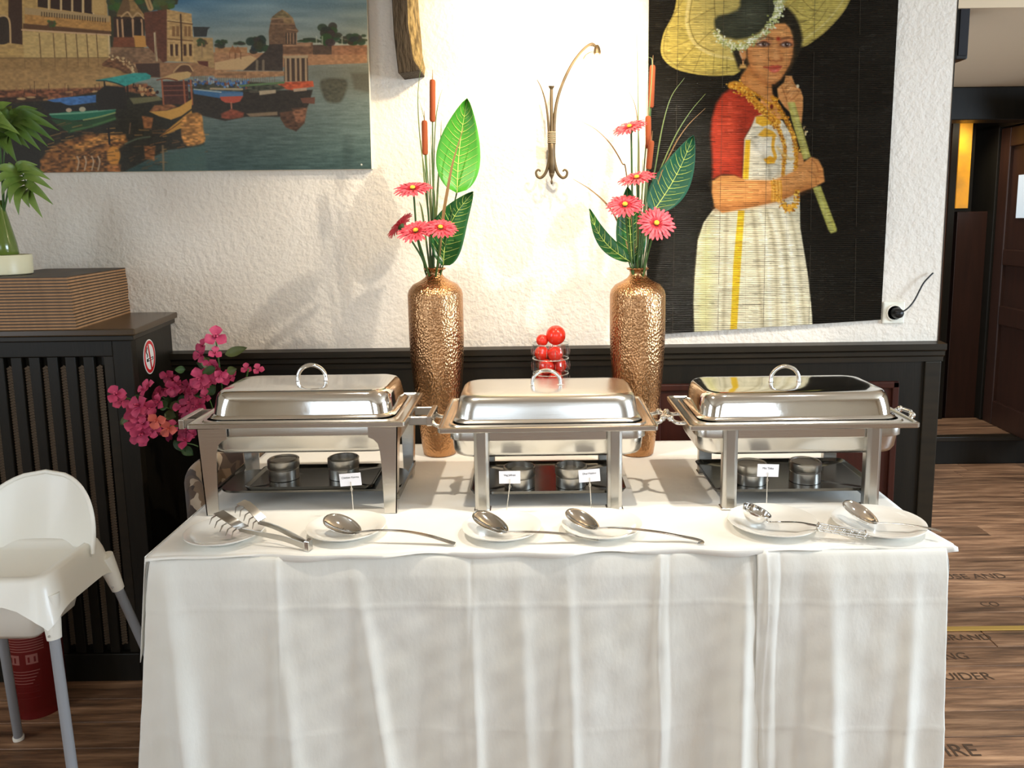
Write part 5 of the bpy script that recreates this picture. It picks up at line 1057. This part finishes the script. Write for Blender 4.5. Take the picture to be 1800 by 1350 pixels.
for P, m_k in (([(1438, -60), (1444, 200), (1446, 500), (1444, 700)], 'grass'), ([(1150, 402), (1225, 445), (1300, 520), (1360, 620), (1385, 690)], 'dry_grass'), ([(1102, 704), (1200, 765), (1290, 850), (1350, 960)], 'dry_grass'), ([(1690, 170), (1620, 270), (1575, 420), (1540, 620), (1510, 800)], 'grass'), ([(1800, 255), (1720, 350), (1640, 480), (1560, 660), (1510, 800)], 'grass'), ([(1800, 330), (1700, 430), (1620, 560), (1540, 760)], 'dry_grass'), ([(1500, 60), (1520, 100), (1500, 380), (1480, 600)], 'grass'), ([(1470, 600), (1465, 800), (1455, 980)], 'grass'), ([(1390, 230), (1430, 320), (1446, 460), (1450, 700)], 'dry_grass'), ([(1430, 640), (1440, 800), (1440, 960)], 'grass')):
    blade([K(x, y, yb+.01) for x, y in P], .0042 if P[0][1] < 500 else .006, M[m_k], NK(VB, random.uniform(-.012, .012), random.uniform(-.004, .012)), gl, 'grass blades before the reed hanging')

# ------------------------------------------------------------------ cut glass jar with red balls
gy = 2.60; gx = at(968, 640, Y=gy).x; gt = at(968, 602, Y=gy).z; rg_ = .064
gj = thing('glass_jar', 'tall cut glass vase filled with red balls behind the middle dish', 'vase', (gx, gy, T))
prof = [(rg_*.80,.0008),(rg_*.86,.003)]
H_ = gt-T; nb = 7; 
for k in range(nb):
    z0_ = .012+k*(H_-.014)/nb; hh = (H_-.014)/nb
    for f in (0, .25, .5, .75): prof.append((rg_*(.90+.10*math.sin(PI*(f+.08))), z0_+hh*f))
prof += [(rg_*.97, H_)]
mk('jar_body', MB().lathe(prof, (gx, gy, T), 22, True, False), M['glass'], gj, smooth=28)
RG = mat('glass_ridge', (.92,.94,.95,1), .08, 1); RG.node_tree.nodes['Principled BSDF'].inputs['Alpha'].default_value = .55
for k in range(nb+1):
    zz = .012+k*(H_-.014)/nb; rq = rg_*(.975 if k == nb else .93)
    mk('rim' if k == nb else 'cut_ridge', MB().lathe([(rq+.0026*math.cos(a), zz+.0022*math.sin(a)) for a in [i*PI/4 for i in range(9)]], (gx, gy, T), 28, False, False), RG, gj, smooth=60)
for k in range(nb):
    for q in range(14):
        a = 2*PI*q/14; zz = T+.012+(k+.5)*(H_-.014)/nb; h2 = (H_-.014)/nb*.30
        if k >= nb-4: mk('facet', MB().tube([(gx+rg_*1.0*math.cos(a), gy+rg_*1.0*math.sin(a), zz-h2), (gx+rg_*1.02*math.cos(a), gy+rg_*1.02*math.sin(a), zz), (gx+rg_*1.0*math.cos(a), gy+rg_*1.0*math.sin(a), zz+h2)], [.0004,.0016,.0004], 5), RG, gj, smooth=60)
rb_ = random.Random(8); RB = .0255
balls = [(955-1, 598, .024), (977, 589, .030)]
k = 0; spots = []
z = T+.018+RB
while z < gt-.02:
    n3 = 3; r_ = .0295
    for i in range(n3):
        t = 2*PI*i/n3+k*1.05; spots.append((gx+r_*math.cos(t), gy+r_*math.sin(t), z, RB))
    z += .042; k += 1
for i, (x, y, z, r) in enumerate(spots):
    o = mk('red_ball', MB().ball((x, y, z), r, 20, 12), M['red_ball'], None, smooth=80); pivot(o, (x, y, z-r)); tag(o, 'glossy red ball inside the cut glass vase', 'ball', 'red balls inside the cut glass vase')
zt2 = spots[-1][2]
for px, py, r, lb in ((953, 598, .0205, 'smaller red ball poking over the rim of the cut glass vase'), (977, 589, .0335, 'large red ball crowning the cut glass vase')):
    p = at(px, py, Y=gy-.004); o = mk('red_ball', MB().ball((p.x, p.y, p.z), r, 28, 16), M['red_ball'], None, smooth=80); pivot(o, (p.x, p.y, p.z-r)); tag(o, lb, 'ball', 'red balls heaped above the glass')

# ------------------------------------------------------------------ left side: cabinet, boards, plant
ZC = at(313, 548, Y=W).z; YC = at(238, 578, Z=ZC).y; xf = at(236, 578, Y=YC).x; xb = at(312, 549, Y=W).x
print('CAB', ZC, YC, xf, xb)
def skew(x0, ya_, yb_, z0_, z1_, dx=0, mb=None):
    f = lambda y: xf+(xb-xf)*(y-YC)/(W-YC)+dx
    return (mb or MB()).hexa([(x0,ya_,z0_),(f(ya_),ya_,z0_),(f(yb_),yb_,z0_),(x0,yb_,z0_),(x0,ya_,z1_),(f(ya_),ya_,z1_),(f(yb_),yb_,z1_),(x0,yb_,z1_)])
cb = thing('radiator_cabinet', 'dark wooden radiator cabinet with woven strips under the stacked boards', 'cabinet', (-2.0, 2.7, 0))
mk('cabinet_top', skew(-3.15, YC, W-.004, ZC-.022, ZC), M['cab_top'], cb, bevel=.004)
mk('top_moulding', skew(-3.12, YC+.012, W-.006, ZC-.040, ZC-.022, -.010), M['dark_wood2'], cb, bevel=.003)
yf_ = YC+.025
mk('body', skew(-3.1, yf_+.03, W-.006, 0, ZC-.04, -.028), M['dark_wood'], cb)
Xr = xf-.028; sl = Xr-.062
mk('corner_post', MB().box(sl, Xr, yf_, yf_+.035, 0, ZC-.04), M['dark_wood'], cb, bevel=.003)
zr = at(100, 628, Y=yf_).z
mk('top_rail', MB().box(-3.1, sl, yf_, yf_+.032, zr, ZC-.04), M['dark_wood'], cb, bevel=.003)
mk('bottom_rail', MB().box(-3.1, sl, yf_, yf_+.032, 0, .10), M['dark_wood'], cb, bevel=.003)
mk('inner_frame', MB().box(sl-.035, sl-.004, yf_+.008, yf_+.028, .10, zr), M['dark_wood2'], cb, bevel=.002)
def weave(x):
    g = MB(); z = .13; i = 0
    while z < zr-.03:
        g.obox((x-.0045, yf_+.018, z), (.0052, 0, .0028), (0, .002, 0), (-.0012, 0, .0034)); g.obox((x+.0045, yf_+.018, z+.003), (.0052, 0, -.0028), (0, .002, 0), (.0012, 0, .0034)); z += .0095
    return g
WV = mat('woven_cane', lin(84,68,50), .7); x = sl-.055; first = None; sp_ = .0585
for i in range(8):
    xx = x-i*sp_
    if first is None:
        wm = mk('woven_strip', weave(xx), WV, cb, kind=None); sm_ = mk('slat', MB().box(xx-.046, xx-.0125, yf_+.006, yf_+.026, .10, zr), M['dark_wood'], cb, bevel=.002, seg=1); first = (wm, sm_)
    else:
        for q in first: o = bpy.data.objects.new(q.name.split('.')[0], q.data); C.objects.link(o); o.parent = cb; o.location = (-i*sp_, 0, 0)
# no smoking sticker on the cabinet side
fa = lambda y: xf+(xb-xf)*(y-YC)/(W-YC)-.028
best = min((abs((lambda q: CX+F*((q-CAM).dot(RT))/((q-CAM).dot(fw)))(V(fa(y), y, 1.09))-263), y) for y in np.linspace(YC+.05, W-.05, 60)); ysg = best[1]
sgc = V(fa(ysg), ysg, at(263, 627, Y=ysg).z); nrm = V(W-YC, -(xb-xf), 0).normalized()
sg = thing('no_smoking_sticker', 'round red and white no smoking sticker on the cabinet side', 'sign', sgc-V(0,0,.06))
tv = V(0,0,1).cross(nrm); SR = .060
mk('face', MB().lathe([(SR,0),(SR,.0012),(.001,.0012)], sgc, 48, ax=nrm), M['sign_white'], sg)
ring = MB(); 
def sp2(a, b, h=.0016): return sgc+tv*a+V(0,0,b)+nrm*h
rgo = [[sp2(r*math.cos(t), r*math.sin(t), h) for t in [2*PI*i/48 for i in range(48)]] for r, h in ((SR*.93,.0014),(SR*.93,.0018),(SR*.74,.0018),(SR*.74,.0014))]
mk('ring', ring.loft(rgo, False, False), M['sign_red'], sg)
mk('slash', MB().hexa([sp2(a, b, h) for h in (.0024, .0027) for a, b in ((-.014,.040),(-.005,.044),(.014,-.040),(.005,-.044))]), M['sign_red'], sg)
mk('cigarette', MB().hexa([sp2(a, b, h) for h in (.0014, .0020) for a, b in ((-.032,-.014),(.034,-.014),(.034,-.004),(-.032,-.004))]), M['ink'], sg)
mk('cigarette_paper', MB().hexa([sp2(a, b, h) for h in (.0020, .0022) for a, b in ((-.016,-.0115),(.026,-.0115),(.026,-.0065),(-.016,-.0065))]), M['sign_white'], sg)
mk('smoke_mark', MB().tube([sp2(-.028+.006*math.sin(k*1.3), .002+k*.0055, .0018) for k in range(7)], .0018, 6), M['ink'], sg)
# stack of boards
Pb = at(134, 579, Z=ZC); Qb = at(239, 546, Z=ZC); Pt = at(118, 486, Y=Pb.y); Bt = at(112, 468, Z=Pt.z); Rt_ = at(230, 469, Z=Pt.z)
NB = 17; hb_ = (Pt.z-ZC)/NB; side = (Qb-Pb); wv_ = V(-.30, -.004, 0)
print('BOARDS', Pb, Qb, Pt, Bt, Rt_, hb_)
for k in range(NB):
    f = k/(NB-1); c0 = Pb.lerp(V(Pt.x, Pt.y, ZC), f)+V(random.uniform(-.002,.002), random.uniform(-.003,.003), 0); z0_ = ZC+k*hb_+.0002; th = hb_*.58; dz = V(0,0,th)
    e = side.lerp(V(Rt_.x-Pt.x, Rt_.y-Pt.y, 0), f)*random.uniform(.985, 1.01); p = [V(c0.x, c0.y, z0_), V(c0.x, c0.y, z0_)+e, V(c0.x, c0.y, z0_)+e+wv_, V(c0.x, c0.y, z0_)+wv_]
    lb = 'thin brown board in the stack on the cabinet' if k < NB-1 else 'topmost brown board of the stack, under the cream pot'
    root = thing('serving_board', lb, 'board', (c0.x-.1, c0.y+.1, z0_), 'boards stacked on the cabinet')
    mk('core', MB().hexa(p+[q+dz for q in p]), M['board'], root)
    sh = [q+dz+V(0,0,.0002) for q in p]; mk('cover', MB().hexa(sh+[q+V(0,0,hb_*.36) for q in sh]), M['board_dark'], root)
ZT = ZC+NB*hb_
# cream pot with green vase and palm leaves
py_ = Pb.y+.13; pxx = at(5, 465, Y=py_).x
pot = thing('cream_pot', 'round cream pot standing on the stacked boards', 'pot', (pxx, py_, ZT))
hp = at(5, 449, Y=py_-.05).z-ZT
mk('pot_wall', MB().lathe([(.078,.0005),(.084,.004),(.086,hp-.004),(.084,hp),(.078,hp),(.076,hp-.02),(.07,.010),(.001,.010)], (pxx, py_, ZT), 40), M['cream_pot'], pot, smooth=40)
mk('lid_plate', MB().lathe([(.075,hp-.010),(.075,hp-.003),(.001,hp-.003)], (pxx, py_, ZT), 32), M['cream_pot'], pot)
zg = ZT+hp
gv = thing('green_vase', 'slender green bottle vase holding palm leaves on the cream pot', 'vase', (pxx, py_, zg))
tz_ = at(5, 352, Y=py_).z-zg
mk('body', MB().lathe([(.048,.0),(.050,.004),(.046,.04),(.036,.09),(.026,.14),(.021,tz_-.01),(.022,tz_),(.018,tz_),(.016,tz_-.03)], (pxx, py_, zg), 32), M['green_glass'], gv, smooth=60)
fp = at(4, 352, Y=py_)
def frond(label, rib, tips, wid, Y0, leafm):
    root = thing('palm_leaf', label, 'leaf', fp, 'palm leaves in the green vase'); q = lambda x, y, dy=0: at(x/2.872, 170+y/2.872, Y=Y0+dy)
    R3 = spline([fp-V(0,0,.04)]+[q(*p) for p in rib], 8); mk('rib', MB().tube(R3, [.0032-.002*i/len(R3) for i in range(len(R3))], 6), M['stem'], root, smooth=60)
    n = len(R3)
    for i, (x, y, dy, f) in enumerate(tips):
        b = R3[min(n-1, int(f*(n-1)))]; t = q(x, y, dy); ax = t-b; L = ax.length; pts = [b+ax*s+V(0, -.02*math.sin(PI*s), .13*L*math.sin(PI*s)*(1 if y > 60 else .4)) for s in [k/8 for k in range(9)]]
        g = MB(); rings = []
        for k in range(9):
            tt = (pts[min(k+1, 8)]-pts[max(k-1, 0)]).normalized(); sd_ = tt.cross(V(.15, -1, .25)).normalized(); up2 = sd_.cross(tt); w_ = wid*math.sin(PI*min(1, (k/8*.93+.07))**.8)*.5+.0006
            rings.append([pts[k]-sd_*w_+up2*w_*.35, pts[k], pts[k]+sd_*w_+up2*w_*.35])
        g.loft(rings, closed=False); mk('leaflet', g, leafm, root, smooth=80, fixn=False)
PL2 = mat('palm_leaf_light', lin(128,150,66), .42, var=(lin(90,120,48), 18, .25))
frond('drooping finger-lobed palm leaf just above the green vase', [(60, 400), (100, 375), (128, 425), (152, 478)], [(225, 385, -.02, .45), (255, 420, -.03, .55), (268, 470, -.03, .68), (268, 545, -.05, .85), (248, 520, -.02, .8), (215, 612, -.05, .95), (150, 560, -.05, .98), (95, 597, -.06, .9), (50, 540, -.06, .8), (10, 500, -.05, .7), (-20, 450, -.04, .6), (-10, 370, -.03, .5), (190, 345, .01, .4), (40, 345, 0, .4)], .026, py_-.03, PL2)
frond('upper spreading palm leaf in front of the lake picture', [(20, 300), (40, 200), (60, 130), (90, 110)], [(300, 172, .0, .9), (275, 225, -.03, .85), (240, 250, -.03, .8), (205, 272, -.04, .7), (150, 262, -.03, .62), (85, 330, -.06, .5), (40, 290, -.05, .5), (240, 100, .01, .95), (235, 130, -.01, .98), (190, 62, .03, .95), (130, 60, .03, .9), (60, 45, .03, .8), (10, 40, .02, .8), (-40, 90, 0, .7), (-60, 160, -.02, .6), (-50, 240, -.03, .5), (110, 245, -.06, .6)], .030, py_-.02, M['palm'])
frond('palm leaf stub at the top edge of the plant', [(0, 250), (-20, 120), (0, 70)], [(60, 30, .02, .9), (30, 110, -.04, .8), (70, 160, -.05, .7), (100, 190, -.05, .6), (-30, 20, 0, .9)], .030, py_-.06, PL2)

# ------------------------------------------------------------------ upholstered chair tucked under the table end
CH = mat('camo_fabric', lin(112,92,72), .9, sheen=.3, bump=('noise', 300, .2, .001)); nt = CH.node_tree; N = nt.nodes; L = nt.links
tc = N.new('ShaderNodeTexCoord'); vo = N.new('ShaderNodeTexVoronoi'); vo.inputs['Scale'].default_value = 24; nz = N.new('ShaderNodeTexNoise'); nz.inputs['Scale'].default_value = 9
mx = N.new('ShaderNodeMixRGB'); mx.inputs[0].default_value = .12; L.new(tc.outputs['Object'], nz.inputs['Vector']); L.new(tc.outputs['Object'], mx.inputs[1]); L.new(nz.outputs['Color'], mx.inputs[2]); L.new(mx.outputs[0], vo.inputs['Vector'])
rp = N.new('ShaderNodeValToRGB'); rp.color_ramp.interpolation = 'CONSTANT'; e = rp.color_ramp.elements; e[0].position = 0; e[0].color = lin(58,42,34); e[1].position = .36; e[1].color = lin(120,96,72); k_ = e.new(.62); k_.color = lin(176,158,136); k_ = e.new(.84); k_.color = lin(84,66,52)
sx_ = N.new('ShaderNodeSeparateColor'); L.new(vo.outputs['Color'], sx_.inputs[0]); L.new(sx_.outputs[0], rp.inputs[0]); L.new(rp.outputs[0], N['Principled BSDF'].inputs['Base Color'])
ccx, ccy = -1.0, 2.42
ch = thing('tub_chair', 'tub chair in brown blotched fabric tucked under the table end', 'chair', (ccx, ccy, 0))
def shell(u, v):
    a = math.radians(112+136*u); r = .215+.028*math.cos(v*2*PI)*1.0; hh = .80-.05*(abs(u-.5)*2)**3
    return V(ccx+.085+ (r*.72)*math.cos(a), ccy+r*1.18*math.sin(a), 0), hh
rings = []
for i in range(29):
    u = i/28; ring_ = []
    for j in range(16):
        t = 2*PI*j/16; rad = .028*math.cos(t); a = math.radians(98+164*u); R_ = .215+rad; hh = .80-.07*(abs(u-.5)*2)**2.5
        zz = (hh-.028)+.028*math.sin(t) if math.sin(t) > 0 else .40+ (hh-.028-.40)*(1+math.sin(t)*1.0)
        ring_.append(V(ccx+.095+R_*.80*math.cos(a), ccy+R_*1.1*math.sin(a), zz))
    rings.append(ring_)
mk('backrest', MB().loft(rings), CH, ch, smooth=60)
mk('seat', MB().loft([[V(ccx+.095+r*.80*math.cos(a), ccy+r*1.1*math.sin(a), z) for a in [math.radians(98+164*i/20) for i in range(21)]] for r, z in ((.18,.36),(.19,.37),(.19,.44),(.17,.46),(.05,.47))]), CH, ch, smooth=50)
for x, y in ((ccx-.04, ccy-.13), (ccx-.04, ccy+.13), (ccx+.04, ccy-.16), (ccx+.04, ccy+.16)): mk('leg', MB().tube([(x, y, 0), (x, y, .37)], [.012, .018], 10), M['dark_wood2'], ch, smooth=50)
# ------------------------------------------------------------------ bougainvillea behind the chair
bp = V(-1.14, 2.80, 0)
bg_ = thing('bougainvillea', 'bunch of pink bougainvillea between the cabinet and the tapered-leg dish', 'plant', bp)
mk('pot', MB().lathe([(.075,.0),(.080,.01),(.095,.40),(.100,.41),(.092,.41),(.085,.38),(.001,.37)], bp, 28), mat('dark_pot', lin(40,36,32), .5), bg_, smooth=40)
rr = random.Random(21)
def Bq(x, y, Y=2.58): return at(180+x/3, 560+y/3, Y=Y)
flow = [(600,100,40),(530,150,38),(590,180,30),(520,190,30),(600,250,34),(760,265,26),(825,272,22),(370,320,44),(400,340,34),(520,310,40),(560,330,40),(600,300,34),(650,305,34),(690,300,26),(310,400,44),(350,380,34),(440,360,34),(490,360,36),(220,375,30),(75,400,38),(100,440,34),(200,460,40),(240,470,40),(180,500,40),(170,540,40),(220,560,36),(285,535,36),(330,560,34),(360,600,34),(350,580,30),(410,545,40),(430,500,38),(470,480,40),(500,460,36),(460,540,40),(450,600,40),(440,640,36),(210,600,40),(200,630,34),(240,520,34),(420,470,34),(380,360,34),(570,230,26),(470,400,30),(540,420,30),(300,440,30),(270,590,30),(480,590,34),(515,520,30)]
flow += [(rr.gauss(x, 26), rr.gauss(y, 22), 30) for x, y, s in flow if 130 < x < 640 and 240 < y < 620][:26]
def flower(c, R, m, sd):
    r2_ = random.Random(sd); n = V(r2_.uniform(-.7,.7), -1, r2_.uniform(-.3,.7)); n, a, b = frame(n); g = MB(); o0 = r2_.uniform(0, 6)
    for k in range(3):
        t = o0+2*PI*k/3; d = (a*math.cos(t)+b*math.sin(t)); s = n.cross(d); rows = []
        for f, w_, h in ((0,.12,0),(.28,.70,.16),(.55,.98,.26),(.8,.62,.26),(1,.03,.12)):
            q = c+d*R*f+n*R*h; rows.append([q-s*R*w_*.55+n*R*.12, q, q+s*R*w_*.55+n*R*.12])
        g.loft(rows, closed=False)
        fx_ = c+n*R*.1+d*R*.05; g.tube([fx_, fx_+n*R*.5+d*R*.08], [R*.05, R*.09], 5)
    return mk('flower', g, m, bg_, smooth=80, fixn=False)
for i, (x, y, s) in enumerate(flow):
    Yq = 2.60+rr.uniform(-.07, .07); c = Bq(x+rr.uniform(-5,5), y+rr.uniform(-5,5), Yq); c.x = min(c.x, -.70)
    if c.x < xf-.02: c = Bq(x, y, YC-.05-rr.uniform(0, .04))
    flower(c, s/3*Yq/F*1.4*rr.uniform(.8,1.15), M['boug_o'] if (x, y) in ((285,535),(350,580)) else M['boug'], i)
lfs = [((650,190),(765,155),.034),((560,250),(500,230),.032),((600,260),(530,290),.030),((660,280),(710,265),.030),((440,270),(385,270),.026),((520,400),(440,410),.034),((360,480),(420,440),.036),((300,470),(350,440),.034),((560,400),(600,350),.034),((140,520),(100,560),.026),((380,640),(440,700),.034),((420,680),(480,720),.034),((540,200),(560,270),.034),((370,420),(320,470),.034),((480,420),(540,450),.034),((330,500),(390,520),.034),((200,400),(180,440),.026),((400,440),(460,420),.036),((400,500),(360,560),.034),((520,360),(470,330),.03)]
BL = mat('boug_leaf', lin(46,70,40), .5, var=(lin(66,92,48), 16, .25)); BL2 = mat('boug_leaf_olive', lin(84,92,50), .5)
for i, (a_, b_, w_) in enumerate(lfs):
    Yq = 2.61+rr.uniform(-.05, .05); p0, p1 = Bq(*a_, Yq), Bq(*b_, Yq)
    if min(p0.x, p1.x) < xf-.01: p0, p1 = Bq(*a_, YC-.06), Bq(*b_, YC-.06)
    ax = (p1-p0); L_ = ax.length; ax.normalize(); n = V(rr.uniform(-.3,.3), -1, rr.uniform(0,.6)); n = (n-ax*n.dot(ax)).normalized(); s = ax.cross(n)
    mk('leaf', MB().grid(lambda u, v: p0+ax*(L_*v)+s*((u-.5)*w_*math.sin(PI*min(1, v**.8*.98+.01))**.8)+n*(abs(u-.5)*.010), 4, 8), BL if i % 3 else BL2, bg_, smooth=80, fixn=False)
tops = [(600,120),(300,400),(90,410),(200,560),(440,560),(770,265),(520,320),(380,650)]
for i, p in enumerate(tops):
    Yq = 2.62 if p[0] > 250 else YC-.05
    e = Bq(*p, Yq); b0 = bp+V(rr.uniform(-.03,.03), rr.uniform(-.03,.0), .38); mk('branch', MB().tube(spline([b0, V(-1.13, 2.72, .60), V((e.x-1.1)/2, 2.66, (e.z+.72)/2), e], 6), .0028, 6), M['stem'], bg_, smooth=60)

# ------------------------------------------------------------------ high chair
ZS2 = .70; ax0 = at(67, 1020, Z=ZS2); bx0 = at(176, 948, Z=ZS2)
hy0, hy1 = ax0.y, max(bx0.y, ax0.y+.27); hx1 = ax0.x+.004; hx0 = hx1-.345; hcx = (hx0+hx1)/2; hcy = (hy0+hy1)/2; hw_, hd_ = hx1-hx0, hy1-hy0
print('HIGH', hx0, hx1, hy0, hy1)
hc = thing('high_chair', 'white plastic high chair with grey tube legs in front of the cabinet', 'high chair', (hcx, hcy, 0))
def ringz(w_, d_, r, zf, n=10):
    pts = rrect(w_, d_, r, 0, n, (hcx, hcy)); return [V(p.x, p.y, zf(p)) for p in pts]
def sub(pts):                      # subdivide a closed loop so the arches between the legs are smooth
    out = []
    for i, p in enumerate(pts):
        q = pts[(i+1) % len(pts)]; m_s = 10 if (q-p).length > .05 else 1
        for k in range(m_s): out.append(p.lerp(q, k/m_s))
    return out
def low(p):
    dx = abs(p.x-hcx)/(hw_/2); dy = abs(p.y-hcy)/(hd_/2); m_c = min(dx, dy) if max(dx, dy) > .8 else 1; t = max(0, (m_c-.35)/.65); return (.088 if dx > dy else .052)+(.045 if dx > dy else .080)*t**2.2
base_ = sub(rrect(hw_, hd_, .035, 0, 6, (hcx, hcy)))
def scl(f, z=None, lowf=0):
    out = []
    for p in base_:
        q = V(hcx+(p.x-hcx)*(1+f/(hw_/2)), hcy+(p.y-hcy)*(1+f/(hd_/2)), 0); q.z = ZS2+z if z is not None else ZS2-low(p); out.append(q)
    return out
mk('seat_shell', MB().loft([scl(.030), scl(.012, -.03), scl(.004, -.006), scl(-.002, 0), scl(-.020, 0), scl(-.026, -.006), scl(-.034, -.016), scl(-.05, -.020), scl(-.12, -.020)], False, True), M['white_plastic'], hc, smooth=50)
mk('seat_bowl', MB().loft([scl(-.028, -.05), scl(-.034, -.10), scl(-.05, -.17), scl(-.08, -.195), scl(-.12, -.20)], False, True), M['white_plastic'], hc, smooth=50)
def brest(u, v):
    x = (u-.5)*2; w_ = .172*math.sqrt(max(0, 1-(max(0, v-.12)/.88)**2.3)) if v < 1 else 0; h = .195*v
    return V(hcx+.018+x*w_, hy1-.02+.05*v-.055*abs(x*w_/.172)**2.2, ZS2-.02+h)
o = mk('backrest', MB().grid(brest, 24, 24), M['white_plastic'], hc, smooth=80, fixn=False); md = o.modifiers.new('s', 'SOLIDIFY'); md.thickness = .005
mk('backrest_rim', MB().tube([brest(0, v/24) for v in range(25)]+[brest(1, v/24) for v in range(23, -1, -1)], .006, 8), M['white_plastic'], o, smooth=60)
def hleg(top, through, lbl=None):
    top = Vector(top); th = Vector(through); d = th-top; foot = top+d*(top.z/(top.z-th.z))
    l = mk('leg', MB().tube([top, foot+V(0,0,.006)], .0125, 16), M['leg_grey'], hc, smooth=60)
    mk('foot_cap', MB().lathe([(.015,0),(.016,.010),(.013,.016)], (foot.x, foot.y, .0005), 16), M['white_plastic'], l, smooth=40)
    dd = (top-foot).normalized(); s0 = top+(foot-top)*(.06)
    mk('leg_socket', MB().tube([top+dd*.05, top+dd*.0, top-dd*.06], [.024, .021, .0165], 16), M['white_plastic'], hc, smooth=60)
    mk('screw', MB().ball(tuple(top-dd*.045+V(0,-.0185,0)), .003, 8, 6), M['steel_d'], hc)
hleg(at(90, 1080, Y=hy0+.02), at(126, 1345, Y=hy0-.03))
hleg(at(194, 1004, Y=hy1-.0), at(256, 1142, Y=hy1+.06))
hleg((hx0+.02, hy0+.02, .60), (hx0-.02, hy0-.02, .2))
ft = at(33, 1300, Z=0); tp_ = at(4, 1120, Y=hy1-.0); hleg(V(tp_.x, hy1-.02, .58) if False else tp_+ (tp_-V(ft.x, ft.y, 0))*.3, tp_)

# ------------------------------------------------------------------ fire extinguisher
ef = at(52, 1262, Z=0); ex, ey, er = ef.x, ef.y+.06, .077
fx = thing('fire_extinguisher', 'red fire extinguisher standing on the floor behind the high chair', 'fire extinguisher', (ex, ey, 0))
mk('cylinder', MB().lathe([(er-.006,.0),(er-.004,.012),(er-.006,.03),(er,.04),(er,.40),(er-.012,.44),(er-.04,.47),(.02,.48),(.018,.50)], (ex, ey, 0), 40), M['red_ext'], fx, smooth=40)
mk('valve', MB().lathe([(.02,.49),(.022,.52),(.012,.53),(.012,.54)], (ex, ey, 0), 16).box(ex-.015, ex+.05, ey-.01, ey+.01, .53, .55), M['black'], fx, smooth=40)
mk('hose', MB().tube(spline([(ex-.02, ey-.0, .51), (ex-.08, ey-.03, .50), (ex-.10, ey-.02, .40), (ex-.095, ey, .25)], 6), .008, 8), M['black'], fx, smooth=60)
def wrap(a0, a1, z0_, z1_, n=8, h=.0006): # patch wrapped on the cylinder; angle 0 faces the camera
    return MB().grid(lambda u, v: V(ex+(er+h)*math.sin(math.radians(a0+(a1-a0)*u)), ey-(er+h)*math.cos(math.radians(a0+(a1-a0)*u)), z0_+(z1_-z0_)*v), n, 1)
WL = M['red_label']
lb_ = MB()
for k in range(9): q = wrap(-40, 52, .30-k*.0085, .303-k*.0085); lb_.add(q.v, q.f)
for k in range(5): q = wrap(-38, 40-k*4, .165-k*.010, .1675-k*.010); lb_.add(q.v, q.f)
for a0, a1 in ((-26, 0), (14, 38)): q = wrap(a0, a1, .190, .222); lb_.add(q.v, q.f)
mk('label_print', lb_, WL, fx, fixn=False, kind='stuff')
lb_ = MB()
for a0 in (-22, -12, 18, 30):
    q = wrap(a0, a0+4, .196, .214, 2, .0012); lb_.add(q.v, q.f)
for k in range(3): q = wrap(-30+k*2, 36, .075+k*.02, .078+k*.02, 8, .0007); lb_.add(q.v, q.f)
mk('label_marks', lb_, M['red_ext'], fx, fixn=False, kind='stuff')
